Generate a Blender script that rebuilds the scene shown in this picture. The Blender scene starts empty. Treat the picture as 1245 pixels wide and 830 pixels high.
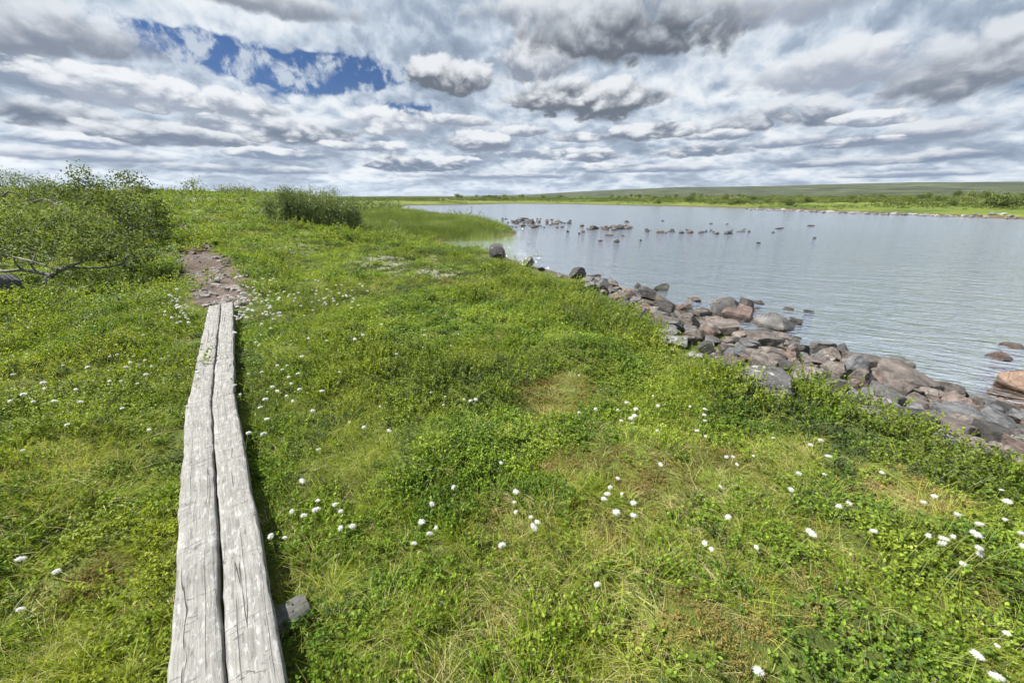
import bpy, bmesh, math, random
import numpy as np
from mathutils import Vector, Matrix, Euler, noise as mnoise

# ------------------------------------------------------------------ camera
scene = bpy.context.scene
COL = scene.collection
FPX, CX, CY = 465.0, 622.5, 415.0
PITCH = math.atan((CY - 240.0) / FPX)
CAM_H = 1.6
cam_data = bpy.data.cameras.new('camera')
cam_data.sensor_width = 36.0
cam_data.lens = FPX / 1245.0 * 36.0
cam_data.clip_start = 0.05
cam_data.clip_end = 20000.0
cam = bpy.data.objects.new('camera', cam_data)
COL.objects.link(cam)
cam.location = (0, 0, CAM_H)
cam.rotation_euler = (math.radians(90) - PITCH, 0, 0)
scene.camera = cam

# ------------------------------------------------------------------ exposure
vs = scene.view_settings
vs.view_transform = 'Standard'
vs.look = 'None'
vs.gamma = 1.0
vs.use_curve_mapping = False
vs.exposure = 1.42
scene.cycles.max_bounces = 5
scene.cycles.diffuse_bounces = 2
scene.cycles.glossy_bounces = 2
scene.cycles.transmission_bounces = 3
scene.cycles.transparent_max_bounces = 8
scene.cycles.sample_clamp_indirect = 6.0

# ------------------------------------------------------------------ sun
SUN_EL, SUN_AZ = 49.0, -84.0          # azimuth measured from +Y towards +X
sun_data = bpy.data.lights.new('sun', 'SUN')
sun_data.energy = 4.8
sun_data.angle = math.radians(1.5)
sun_data.color = (1.0, 0.955, 0.88)
sun = bpy.data.objects.new('sun', sun_data)
COL.objects.link(sun)
_a, _e = math.radians(SUN_AZ), math.radians(SUN_EL)
_sd = Vector((math.sin(_a) * math.cos(_e), math.cos(_a) * math.cos(_e), math.sin(_e)))
sun.rotation_euler = _sd.to_track_quat('Z', 'Y').to_euler()
sun.location = (0, 0, 50)


# ------------------------------------------------------------------ node helpers
class NT:
    """small wrapper that makes node graphs readable"""
    def __init__(self, tree):
        self.t = tree
        self.n = tree.nodes
        self.l = tree.links

    def node(self, typ, **kw):
        nd = self.n.new(typ)
        for k, v in kw.items():
            setattr(nd, k, v)
        return nd

    def put(self, sock, v):
        if v is None:
            return
        if isinstance(v, bpy.types.NodeSocket):
            self.l.new(v, sock)
        else:
            sock.default_value = v

    def math(self, op, a, b=None, c=None, clamp=False):
        nd = self.node('ShaderNodeMath', operation=op, use_clamp=clamp)
        self.put(nd.inputs[0], a)
        if b is not None:
            self.put(nd.inputs[1], b)
        if c is not None:
            self.put(nd.inputs[2], c)
        return nd.outputs[0]

    def vmath(self, op, a, b=None, scale=None):
        nd = self.node('ShaderNodeVectorMath', operation=op)
        self.put(nd.inputs[0], a)
        if b is not None:
            self.put(nd.inputs[1], b)
        if scale is not None:
            self.put(nd.inputs['Scale'], scale)
        return nd.outputs['Value'] if op in ('DOT_PRODUCT', 'LENGTH', 'DISTANCE') else nd.outputs[0]

    def comb(self, x, y, z):
        nd = self.node('ShaderNodeCombineXYZ')
        for s, v in zip(nd.inputs, (x, y, z)):
            self.put(s, v)
        return nd.outputs[0]

    def sep(self, v):
        nd = self.node('ShaderNodeSeparateXYZ')
        self.put(nd.inputs[0], v)
        return nd.outputs

    dim = '3D'

    def noise(self, vec, scale=5, detail=4, rough=0.5, dist=0.0, lac=2.0, out=0):
        nd = self.node('ShaderNodeTexNoise', noise_dimensions=self.dim)
        self.put(nd.inputs['Vector'], vec)
        self.put(nd.inputs['Scale'], scale)
        self.put(nd.inputs['Detail'], detail)
        self.put(nd.inputs['Roughness'], rough)
        self.put(nd.inputs['Distortion'], dist)
        self.put(nd.inputs['Lacunarity'], lac)
        return nd.outputs[out]

    def voro(self, vec, scale=5, feature='F1', out='Distance', rnd=1.0):
        nd = self.node('ShaderNodeTexVoronoi', feature=feature)
        self.put(nd.inputs['Vector'], vec)
        self.put(nd.inputs['Scale'], scale)
        self.put(nd.inputs['Randomness'], rnd)
        return nd.outputs[out]

    def smooth(self, v, lo, hi, a=0.0, b=1.0):
        nd = self.node('ShaderNodeMapRange', interpolation_type='SMOOTHSTEP')
        self.put(nd.inputs['Value'], v)
        for k, q in (('From Min', lo), ('From Max', hi), ('To Min', a), ('To Max', b)):
            self.put(nd.inputs[k], q)
        return nd.outputs[0]

    def lin(self, v, lo, hi, a=0.0, b=1.0, clamp=True):
        nd = self.node('ShaderNodeMapRange', clamp=clamp)
        self.put(nd.inputs['Value'], v)
        for k, q in (('From Min', lo), ('From Max', hi), ('To Min', a), ('To Max', b)):
            self.put(nd.inputs[k], q)
        return nd.outputs[0]

    def mix(self, f, a, b, mode='MIX'):
        nd = self.node('ShaderNodeMix', data_type='RGBA', blend_type=mode, clamp_factor=True)
        self.put(nd.inputs[0], f)
        self.put(nd.inputs[6], tuple(a) + (1,) if isinstance(a, (tuple, list)) and len(a) == 3 else a)
        self.put(nd.inputs[7], tuple(b) + (1,) if isinstance(b, (tuple, list)) and len(b) == 3 else b)
        return nd.outputs[2]

    def ramp(self, f, stops, interp='LINEAR'):
        nd = self.node('ShaderNodeValToRGB')
        cr = nd.color_ramp
        cr.interpolation = interp
        while len(cr.elements) < len(stops):
            cr.elements.new(0.5)
        for e, (p, c) in zip(cr.elements, stops):
            e.position = p
            e.color = tuple(c) + (1,) if len(c) == 3 else c
        self.put(nd.inputs[0], f)
        return nd.outputs[0]

    def bump(self, h, strength=0.5, dist=0.02, normal=None):
        nd = self.node('ShaderNodeBump')
        self.put(nd.inputs['Height'], h)
        self.put(nd.inputs['Strength'], strength)
        self.put(nd.inputs['Distance'], dist)
        if normal is not None:
            self.put(nd.inputs['Normal'], normal)
        return nd.outputs[0]


def azel(px, py):
    """direction (azimuth from +Y, elevation) of a photo pixel"""
    u, v = (px - CX) / FPX, (CY - py) / FPX
    f = math.cos(PITCH) + v * math.sin(PITCH)
    z = -math.sin(PITCH) + v * math.cos(PITCH)
    return math.atan2(u, f), math.atan2(z, math.hypot(u, f))


# ------------------------------------------------------------------ world: sky with broken cloud
SKY_K = 0.36        # brightness of the cloud deck
world = bpy.data.worlds.new('World')
scene.world = world
world.use_nodes = True
W = NT(world.node_tree)
W.dim = '2D'
W.n.clear()
tc = W.node('ShaderNodeTexCoord')
D = W.vmath('NORMALIZE', tc.outputs['Generated'])
dx, dy, dz = W.sep(D)
sky = W.node('ShaderNodeTexSky', sky_type='NISHITA')
sky.sun_disc = False
sky.sun_elevation = _e
sky.sun_rotation = _a
sky.altitude = 600
sky.air_density = 1.0
sky.dust_density = 0.4
sky.ozone_density = 2.5
el = W.math('ARCSINE', W.math('MAXIMUM', dz, -0.02))
az = W.math('ARCTAN2', dx, dy)


def layer_pos(elshift, curve, seed):
    """cloud deck coordinates: foreshortened towards the horizon, but less than a flat sheet, as towering puffs are"""
    e2 = W.math('MAXIMUM', W.math('ADD', el, elshift), -0.02)
    R = W.math('POWER', W.math('ADD', e2, curve), -0.42)
    return W.comb(W.math('MULTIPLY', W.math('SINE', az), R), W.math('MULTIPLY_ADD', W.math('COSINE', az), R, seed), 0.0)


def blob(px, py, rx, ry, amp):
    a0, e0 = azel(px, py)
    sa = abs(azel(px + rx, py)[0] - a0)
    se = abs(azel(px, py - ry)[1] - e0)
    u = W.math('DIVIDE', W.math('SUBTRACT', az, a0), sa)
    v = W.math('DIVIDE', W.math('SUBTRACT', el, e0), se)
    q = W.math('ADD', W.math('MULTIPLY', u, u), W.math('MULTIPLY', v, v))
    return W.math('MULTIPLY', W.math('EXPONENT', W.math('MULTIPLY', q, -1.0)), amp)


def total(items):
    r = items[0]
    for i in items[1:]:
        r = W.math('ADD', r, i)
    return r


# openings of blue, fixed in the sky by their compass bearing
openings = total([blob(290, 72, 125, 24, -0.72), blob(395, 92, 60, 18, -0.35), blob(440, 92, 60, 20, -0.72), blob(200, 44, 34, 10, -0.6), blob(245, 50, 50, 14, -0.55),
                  blob(355, 96, 70, 16, -0.6), blob(510, 48, 26, 9, -0.30), blob(490, 130, 60, 8, -0.55), blob(395, 78, 40, 14, -0.35)])


def puffs(p, lo):
    base = W.noise(p, lo, 2, 0.5)
    b1 = W.math('ABSOLUTE', W.math('SUBTRACT', W.noise(p, lo * 2.4, 1, 0.5), 0.5))
    b2 = W.math('ABSOLUTE', W.math('SUBTRACT', W.noise(p, lo * 5.5, 4, 0.55), 0.5))
    r = W.math('MULTIPLY_ADD', W.math('SUBTRACT', b1, 0.09), 0.95, base)
    return W.math('MULTIPLY_ADD', W.math('SUBTRACT', b2, 0.09), 0.60, r)


pA = layer_pos(0.0, 0.06, 3.1)
pB = layer_pos(0.020, 0.06, 3.1)
warpc = W.vmath('SUBTRACT', W.noise(pA, 3.0, 4, 0.55, out=1), (0.5, 0.5, 0.5))
nA = puffs(W.vmath('ADD', pA, W.vmath('SCALE', warpc, scale=0.08)), 3.3)
nB = puffs(W.vmath('ADD', pB, W.vmath('SCALE', warpc, scale=0.08)), 3.3)
nSoft = W.noise(pA, 1.8, 3, 0.5)
# the broken deck that fills the whole sky
rim = W.math('SUBTRACT', nA, nB)
tone = W.math('ADD', W.math('MULTIPLY', W.math('SUBTRACT', nSoft, 0.5), 1.3), W.math('MULTIPLY', W.math('SUBTRACT', nA, 0.5), 0.35))
tone = W.math('SUBTRACT', tone, W.math('MULTIPLY', rim, 1.1))
deck = W.ramp(W.smooth(tone, -0.50, 0.68), [(0.0, (0.90, 0.94, 0.98)), (0.32, (0.60, 0.685, 0.79)), (0.6, (0.39, 0.475, 0.59)), (1.0, (0.24, 0.305, 0.41))])
cover = W.smooth(W.math('ADD', W.math('MULTIPLY_ADD', W.math('SUBTRACT', nA, 0.5), 1.1, 0.74), openings), 0.14, 0.44)
clear = W.mix(1.0, sky.outputs[0], (0.030, 0.044, 0.066), 'MULTIPLY')
pV = layer_pos(0.0, 0.25, 9.7)
veil = W.smooth(W.noise(pV, 14.0, 6, 0.66, dist=0.2), 0.44, 0.64, 0.0, 0.92)
allsky = W.mix(cover, W.mix(veil, clear, (0.60, 0.68, 0.78)), deck)

# single cloud masses: ragged upper rims in the light, flat grey bases
wx, wy, wz = W.sep(warpc)
gen = W.math('MULTIPLY', W.math('SUBTRACT', nA, 0.5), 1.0)


wx9, wy9 = W.math('MULTIPLY', wx, 0.8), W.math('MULTIPLY', wy, 0.8)
gen26 = W.math('MULTIPLY', gen, 2.6)
gt = W.math('MULTIPLY_ADD', gen, -0.9, W.math('MULTIPLY', rim, -1.6))


def mass(px, py, rx, ry, dark, blue=0.0, soft=1.0):
    global allsky
    soft = max(soft, 0.28)
    a0, e0 = azel(px, py)
    ka = 1.0 / abs(azel(px + rx, py)[0] - a0)
    ke = 1.0 / abs(azel(px, py - ry)[1] - e0)
    u = W.math('MULTIPLY_ADD', az, ka, W.math('ADD', wx9, -a0 * ka))
    v = W.math('MULTIPLY_ADD', el, ke, W.math('ADD', wy9, -e0 * ke))
    vb = W.math('MINIMUM', v, W.math('MULTIPLY', v, 1.45))
    q = W.math('MULTIPLY_ADD', vb, vb, W.math('MULTIPLY_ADD', u, u, W.math('MULTIPLY', gen26, -1.0)))
    m = W.smooth(q, 1.20 + 0.15 * soft, 0.80 - 0.40 * soft, 0.0, 0.97)
    t = W.math('MULTIPLY_ADD', v, -0.72, W.math('MULTIPLY', gt, 0.9 - 0.5 * soft))
    g = 0.60 - 0.48 * dark
    low = (g * (0.86 - 0.22 * blue), g * (0.98 - 0.06 * blue), g * (1.20 + 0.25 * blue))
    top = (0.93 - 0.25 * dark * soft, 0.955 - 0.23 * dark * soft, 0.985 - 0.20 * dark * soft)
    c = W.mix(W.smooth(t, -0.62, 0.30), top, low)
    allsky = W.mix(m, allsky, c)


for c_ in [(1190, 80, 190, 62, .72, .1), (60, 42, 150, 46, .66, .15), (330, 4, 130, 22, .6), (1000, 88, 110, 34, .35), (930, 10, 120, 40, .35),
           (620, 18, 60, 22, .5), (150, 112, 105, 28, .35, .0, .15), (55, 138, 105, 22, .82, .5, .8), (300, 132, 62, 22, .45, 0, .1), (1150, 160, 90, 16, .55, .3),
           (480, 152, 62, 20, .35, 0, .1), (650, 80, 45, 36, .55, 0, .5), (200, 166, 95, 19, .75, .5, .6), (378, 160, 75, 20, .78, .5, .4), (935, 146, 85, 22, .76, .4, .7),
           (120, 192, 110, 9, .6, .6), (440, 178, 50, 9, .55, .3, .05), (270, 150, 48, 12, .5, .2, .05), (560, 148, 40, 10, .5, .1, .05), (640, 160, 38, 9, .55, .2, .05), (700, 168, 36, 8, .6, .3, .05),
           (880, 165, 46, 9, .6, .3, .1), (1040, 175, 60, 8, .6, .4, .2), (1060, 145, 60, 12, .5, .2, .3), (330, 188, 55, 8, .6, .6, .05), (740, 204, 46, 6, .6, .6, .05), (560, 196, 34, 6, .5, .5, .05), (90, 172, 60, 9, .5, .5, .1), (585, 174, 38, 15, .68, .3, .1), (500, 200, 75, 12, .78, .8, .3), (650, 188, 55, 10, .55, .4, .2), (722, 190, 40, 9, .7, .5, .3),
           (860, 184, 70, 10, .72, .6, .5), (955, 174, 60, 8, .6, .5), (1150, 190, 100, 8, .65, .7), (1020, 198, 80, 7, .65, .7), (300, 207, 120, 7, .7, .9), (790, 206, 90, 6, .6, .7),
           (600, 214, 100, 5, .6, .8), (1120, 212, 120, 5, .65, .8), 
           (785, 30, 160, 62, .93, .1, .85), (708, 122, 88, 30, .88, .15, .25), (800, 160, 58, 12, .75, .2, .3), (545, 96, 66, 30, .88, .1, .05)]:
    mass(*c_)
# the air blues and pales towards the horizon
hz = W.smooth(el, 0.0, 0.06, 0.26, 0.0)
allsky = W.mix(hz, allsky, (0.42, 0.55, 0.72))
bg = W.node('ShaderNodeBackground')
W.put(bg.inputs[0], allsky)
bg.inputs[1].default_value = SKY_K
wo = W.node('ShaderNodeOutputWorld')
W.l.new(bg.outputs[0], wo.inputs[0])
world.cycles.sampling_method = 'NONE'
scene.cycles.use_adaptive_sampling = True
scene.cycles.adaptive_threshold = 0.02


# ------------------------------------------------------------------ numeric helpers
RNG = np.random.default_rng(7)
random.seed(7)


def _hash(ix, iy, seed):
    h = (ix.astype(np.int64) * 374761393 + iy.astype(np.int64) * 668265263 + seed * 1274126177) & 0xFFFFFFFF
    h = ((h ^ (h >> 13)) * 1274126177) & 0xFFFFFFFF
    h = (h ^ (h >> 16)) & 0xFFFFFF
    return h / float(0xFFFFFF)


def vnoise(x, y, seed=0):
    x = np.asarray(x, float)
    y = np.asarray(y, float)
    ix, iy = np.floor(x), np.floor(y)
    fx, fy = x - ix, y - iy
    fx = fx * fx * fx * (fx * (fx * 6 - 15) + 10)
    fy = fy * fy * fy * (fy * (fy * 6 - 15) + 10)
    ix = ix.astype(np.int64)
    iy = iy.astype(np.int64)
    a, b = _hash(ix, iy, seed), _hash(ix + 1, iy, seed)
    c, d = _hash(ix, iy + 1, seed), _hash(ix + 1, iy + 1, seed)
    return (a * (1 - fx) + b * fx) * (1 - fy) + (c * (1 - fx) + d * fx) * fy


def fbm(x, y, seed=0, octv=4, gain=0.5):
    s, a, n = 0, 1.0, 0
    for k in range(octv):
        s = s + a * vnoise(np.asarray(x) * 2 ** k + 17.3 * k, np.asarray(y) * 2 ** k - 9.1 * k, seed + k)
        n += a
        a *= gain
    return s / n


def sstep(a, b, x):
    t = np.clip((np.asarray(x, float) - a) / (b - a), 0, 1)
    return t * t * (3 - 2 * t)


def seg_dist(px, py, pts, closed=False):
    """distance from points to a polyline"""
    best = np.full(np.shape(px), 1e9)
    n = len(pts)
    for i in range(n if closed else n - 1):
        ax, ay = pts[i]
        bx, by = pts[(i + 1) % n]
        ex, ey = bx - ax, by - ay
        t = np.clip(((px - ax) * ex + (py - ay) * ey) / (ex * ex + ey * ey), 0, 1)
        best = np.minimum(best, np.hypot(px - ax - t * ex, py - ay - t * ey))
    return best


def inside(px, py, pts):
    r = np.zeros(np.shape(px), bool)
    n = len(pts)
    for i in range(n):
        ax, ay = pts[i]
        bx, by = pts[(i + 1) % n]
        c = ((ay > py) != (by > py)) & (px < (bx - ax) * (py - ay) / (by - ay + 1e-12) + ax)
        r ^= c
    return r


def ray(px, py):
    u, v = (px - CX) / FPX, (CY - py) / FPX
    return np.array([u, math.cos(PITCH) + v * math.sin(PITCH), -math.sin(PITCH) + v * math.cos(PITCH)])


def at_z(px, py, z):
    d = ray(px, py)
    t = (z - CAM_H) / d[2]
    return d * t + np.array([0, 0, CAM_H])


# ------------------------------------------------------------------ terrain shape
LAKE_Z = -0.5
shore_px = [(1245, 510), (1190, 490), (1140, 468), (1060, 446), (1000, 430), (900, 400), (850, 386), (800, 358), (720, 343),
            (640, 321), (600, 308)]
lake_poly = [(12.0, -9.0), (8.5, -1.5), (6.2, 1.6)] + [tuple(at_z(x, y, LAKE_Z)[:2]) for x, y in shore_px]
lake_poly += [(-2.0, 16.4), (-3.4, 17.6), (-3.9, 19.2), (-3.0, 20.6), (-0.6, 21.6), (0.2, 23.5), (0.3, 26.5), (-1.0, 30.5), (-5.0, 36.0), (-10, 48)]
lake_poly += [(-15.5, 60.0), (-20, 72.0), (-26, 96), (-29, 112.0), (-14, 126), (0, 147.0), (16, 138), (28, 123.0), (33, 112), (43, 98),
              (47.9, 85.0), (49.8, 64.8), (51.5, 50), (51.7, 40.5), (56, 25), (66, 10), (80, -20), (40, -40)]
LPX = np.array(lake_poly)

# far skyline: photo column -> height of the land above eye level in pixels
sky_tab = [(0, 9), (200, 6), (420, 3), (560, 3.5), (640, 5), (690, 8), (760, 11.5), (820, 14), (880, 14.5), (940, 15.5),
           (1000, 17.5), (1100, 19.5), (1245, 20.5), (1500, 20)]
tan_tab = np.array([(x - CX) / FPX / 1.062 for x, _ in sky_tab])
up_tab = np.array([(h - 2.0) / FPX * 0.936 / math.hypot((x - CX) / FPX, 1.06) for x, h in sky_tab])

PLANK_NEAR = ((-0.93, 0.77), (-2.37, 2.66))
PLANK_FAR = ((-2.373, 2.664), (-4.33, 5.52))
PATH = [(-4.35, 5.7), (-4.9, 6.3), (-5.6, 7.4), (-7.1, 9.0), (-9.0, 11.2), (-10.9, 13.2), (-13.0, 15.8), (-17, 20)]


def lake_d(x, y):
    """signed distance to the water's edge, positive on land"""
    d = seg_dist(x, y, lake_poly, True)
    return np.where(inside(x, y, lake_poly), -d, d)


def height(x, y, d=None):
    x = np.asarray(x, float)
    y = np.asarray(y, float)
    if d is None:
        d = lake_d(x, y)
    r = np.hypot(x, y)
    land = -0.5 + 0.52 * (1 - np.exp(-np.maximum(d, 0) / 1.7))
    z = np.where(d < 0, -0.5 + np.maximum(0.26 * d, -1.8), land)
    far = sstep(30, 90, r)
    dl = np.maximum(d, 0)
    # hummocks
    amp = sstep(1.0, 3.6, dl)
    z = z + amp * (1 - 0.5 * far) * (0.40 * (fbm(x * 1.05, y * 1.05, 3, 3) - 0.5) + 0.30 * (fbm(x * 0.22, y * 0.22, 11, 3) - 0.5))
    # rounded rise of the bank between planks and water
    z = z + 0.10 * np.exp(-((x - 0.4) / 1.3) ** 2 - ((y - 6.2) / 1.8) ** 2)
    # rise to the left
    ta = x / np.maximum(np.abs(y), 0.3)
    hill = 1.55 * sstep(11, 44, r) * sstep(-0.36, -0.62, ta) * (y > -5)
    z = z + hill * (1 + 0.25 * (fbm(x * 0.05, y * 0.05, 21, 3) - 0.5))
    # land beyond the lake climbs slowly, then the fells
    z = z + sstep(0, 1, dl / 6) * 0.012 * np.minimum(dl, 120) * sstep(25, 60, r)
    z = z + sstep(4, 40, dl) * sstep(40, 90, r) * 1.1 * (fbm(x * 0.018, y * 0.018, 31, 4) - 0.35)
    up = np.interp(ta, tan_tab, up_tab)
    z = z + up * r * sstep(160, 1500, r) * (y > -1e9)
    z = z + 0.02 * np.minimum(r, 3000) * 0.10 * (fbm(x * 0.0022, y * 0.0022, 41, 4) - 0.5) * sstep(200, 900, r)
    # trodden ground of planks and path
    pd = seg_dist(x, y, [PLANK_NEAR[0], PLANK_NEAR[1], PLANK_FAR[1]] + PATH)
    k = np.exp(-(pd / 0.55) ** 2) * (r < 12)
    z = z * (1 - k) + (-0.02) * k
    return z


def hz1(x, y):
    return float(height(np.array([x]), np.array([y]))[0])


def hit(px, py, lift=0.0, zmin=None):
    """where a photo pixel meets the ground (plus lift), or the lake"""
    d = ray(px, py)
    ts = np.concatenate([np.linspace(0.8, 12, 900), np.geomspace(12, 900, 1500)])
    P = d[None] * ts[:, None]
    h = height(P[:, 0], P[:, 1]) + lift
    if zmin is not None:
        h = np.maximum(h, zmin)
    below = (P[:, 2] + CAM_H) < h
    i = int(np.argmax(below)) if below.any() else len(ts) - 1
    p = P[i].copy()
    p[2] += CAM_H
    return p, ts[i]


# ------------------------------------------------------------------ object helpers
def tag(o, label=None, cat=None, group=None, kind=None):
    if label:
        o['label'] = label
    if cat:
        o['category'] = cat
    if group:
        o['group'] = group
    if kind:
        o['kind'] = kind
    return o


def np_mesh(name, verts, faces, smooth=False):
    """faces: (n,k) array, or list of such arrays"""
    if not isinstance(faces, list):
        faces = [faces]
    faces = [np.asarray(f, np.int32) for f in faces if len(f)]
    me = bpy.data.meshes.new(name)
    verts = np.asarray(verts, np.float32)
    me.vertices.add(len(verts))
    me.vertices.foreach_set('co', verts.ravel())
    loops = np.concatenate([f.ravel() for f in faces])
    tot = np.concatenate([np.full(len(f), f.shape[1], np.int32) for f in faces])
    me.loops.add(len(loops))
    me.loops.foreach_set('vertex_index', loops)
    me.polygons.add(len(tot))
    st = np.concatenate([[0], np.cumsum(tot)[:-1]]).astype(np.int32)
    me.polygons.foreach_set('loop_start', st)
    me.polygons.foreach_set('loop_total', tot)
    if smooth:
        me.polygons.foreach_set('use_smooth', np.ones(len(tot), bool))
    me.update(calc_edges=True)
    me.validate()
    return me


def obj(name, me, mat=None, parent=None, link=True):
    o = bpy.data.objects.new(name, me)
    if link:
        COL.objects.link(o)
    if mat is not None and not me.materials:
        me.materials.append(mat)
    if parent is not None:
        o.parent = parent
    return o


def empty(name, loc):
    o = bpy.data.objects.new(name, None)
    o.empty_display_size = 0.1
    COL.objects.link(o)
    o.location = loc
    return o


def new_mat(name):
    m = bpy.data.materials.new(name)
    m.use_nodes = True
    t = NT(m.node_tree)
    t.n.clear()
    out = t.node('ShaderNodeOutputMaterial')
    return m, t, out


def principled(t, out, col, rough=0.6, spec=0.3, normal=None, **kw):
    b = t.node('ShaderNodeBsdfPrincipled')
    t.put(b.inputs['Base Color'], tuple(col) + (1,) if isinstance(col, (tuple, list)) and len(col) == 3 else col)
    t.put(b.inputs['Roughness'], rough)
    t.put(b.inputs['Specular IOR Level'], spec)
    if normal is not None:
        t.put(b.inputs['Normal'], normal)
    for k, v in kw.items():
        t.put(b.inputs[k], v)
    if out is not None:
        t.l.new(b.outputs[0], out.inputs[0])
    return b


# ------------------------------------------------------------------ materials
def leaf_mat(name, stops, trans=0.35, rough=0.5, nscale=0.8, spec=0.18, wpos=0.55, wisl=0.4, warm=None, glow=(1.15, 1.15, 0.55)):
    """foliage whose colour varies from leaf to leaf and from patch to patch"""
    m, t, out = new_mat(name)
    g = t.node('ShaderNodeNewGeometry')
    oi = t.node('ShaderNodeObjectInfo')
    n = t.smooth(t.noise(g.outputs['Position'], nscale, 2, 0.65), 0.28, 0.72)
    f = t.math('MULTIPLY', n, wpos)
    f = t.math('MULTIPLY_ADD', g.outputs['Random Per Island'], wisl, f)
    f = t.math('MULTIPLY_ADD', oi.outputs['Random'], 1.0 - wpos - wisl + 0.12, f)
    c = t.ramp(f, stops)
    if warm is not None:
        wm = t.smooth(t.noise(g.outputs['Position'], 0.55, 2, 0.6), 0.56, 0.76, 0.0, 0.8)
        c = t.mix(wm, c, warm)
    p = principled(t, None, c, rough, spec)
    tr = t.node('ShaderNodeBsdfTranslucent')
    t.l.new(t.mix(1.0, c, glow, 'MULTIPLY'), tr.inputs[0])
    mx = t.node('ShaderNodeMixShader')
    mx.inputs[0].default_value = trans
    t.l.new(p.outputs[0], mx.inputs[1])
    t.l.new(tr.outputs[0], mx.inputs[2])
    t.l.new(mx.outputs[0], out.inputs[0])
    return m


M = {}
M['shrub'] = leaf_mat('dwarf_shrub_leaves', [(0.0, (0.020, 0.054, 0.012)), (0.28, (0.066, 0.138, 0.017)), (0.52, (0.155, 0.248, 0.024)),
                                             (0.8, (0.245, 0.325, 0.036)), (1.0, (0.35, 0.40, 0.065))], 0.42, nscale=1.3,
                      warm=(0.29, 0.255, 0.03))
M['birchlet'] = leaf_mat('dwarf_birch_leaves', [(0.0, (0.046, 0.092, 0.015)), (0.4, (0.120, 0.185, 0.018)), (0.75, (0.215, 0.280, 0.02)),
                                                (1.0, (0.31, 0.35, 0.035))], 0.40, nscale=1.0)
M['crow'] = leaf_mat('dark_heath_leaves', [(0.0, (0.022, 0.050, 0.018)), (0.4, (0.050, 0.092, 0.026)), (0.75, (0.090, 0.140, 0.032)),
                                           (1.0, (0.15, 0.19, 0.05))], 0.28, nscale=1.1)
M['grass'] = leaf_mat('grass_blades', [(0.0, (0.090, 0.150, 0.018)), (0.4, (0.195, 0.255, 0.024)), (0.75, (0.275, 0.325, 0.04)),
                                       (1.0, (0.38, 0.38, 0.11))], 0.38, nscale=0.9)
M['straw'] = leaf_mat('dry_grass_blades', [(0.0, (0.22, 0.17, 0.065)), (0.4, (0.38, 0.33, 0.14)), (0.75, (0.50, 0.46, 0.24)),
                                           (1.0, (0.38, 0.40, 0.15))], 0.2, nscale=1.6)
M['moss'] = leaf_mat('moss_and_crowberry', [(0.0, (0.080, 0.085, 0.018)), (0.4, (0.17, 0.15, 0.030)), (0.7, (0.27, 0.20, 0.055)),
                                            (1.0, (0.36, 0.26, 0.10))], 0.15, nscale=0.9)
M['lichen'] = leaf_mat('pale_lichen', [(0.0, (0.30, 0.31, 0.22)), (0.5, (0.45, 0.45, 0.34)), (1.0, (0.58, 0.57, 0.47))], 0.1, nscale=2.0)
M['reed'] = leaf_mat('sedge_blades', [(0.0, (0.070, 0.110, 0.028)), (0.45, (0.120, 0.172, 0.042)), (0.8, (0.180, 0.230, 0.070)),
                                      (1.0, (0.29, 0.33, 0.12))], 0.34, nscale=0.35)
M['birch_leaf'] = leaf_mat('mountain_birch_leaves', [(0.0, (0.030, 0.052, 0.018)), (0.4, (0.075, 0.110, 0.030)), (0.75, (0.145, 0.185, 0.045)),
                                                     (1.0, (0.21, 0.25, 0.09))], 0.34, 0.65, nscale=0.9, spec=0.12)
M['willow_leaf'] = leaf_mat('willow_leaves', [(0.0, (0.046, 0.074, 0.034)), (0.4, (0.105, 0.150, 0.058)), (0.75, (0.175, 0.225, 0.090)),
                                              (1.0, (0.24, 0.29, 0.16))], 0.30, 0.4, nscale=0.7, spec=0.2)
M['juniper'] = leaf_mat('juniper_needles', [(0.0, (0.012, 0.026, 0.008)), (0.5, (0.032, 0.052, 0.012)), (1.0, (0.075, 0.080, 0.022))],
                        0.1, nscale=1.0)
M['far_scrub'] = leaf_mat('far_scrub_leaves', [(0.0, (0.045, 0.085, 0.022)), (0.4, (0.088, 0.125, 0.034)), (0.75, (0.155, 0.185, 0.048)),
                                               (1.0, (0.20, 0.235, 0.08))], 0.25, nscale=0.09)


def bark_mat(name, a, b, c):
    m, t, out = new_mat(name)
    tc = t.node('ShaderNodeTexCoord')
    n = t.noise(tc.outputs['Object'], 14, 6, 0.65)
    n2 = t.noise(t.vmath('MULTIPLY', tc.outputs['Object'], (1, 1, 4)), 22, 3, 0.6)
    col = t.ramp(t.math('MULTIPLY_ADD', n2, 0.35, t.math('MULTIPLY', n, 0.65)), [(0.3, a), (0.5, b), (0.68, c)])
    principled(t, out, col, 0.85, 0.2, t.bump(n, 0.7, 0.015))
    return m


M['bark'] = bark_mat('birch_bark', (0.045, 0.040, 0.035), (0.16, 0.15, 0.135), (0.34, 0.33, 0.30))
M['stem'] = bark_mat('willow_stems', (0.05, 0.045, 0.03), (0.12, 0.11, 0.08), (0.2, 0.185, 0.14))


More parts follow.
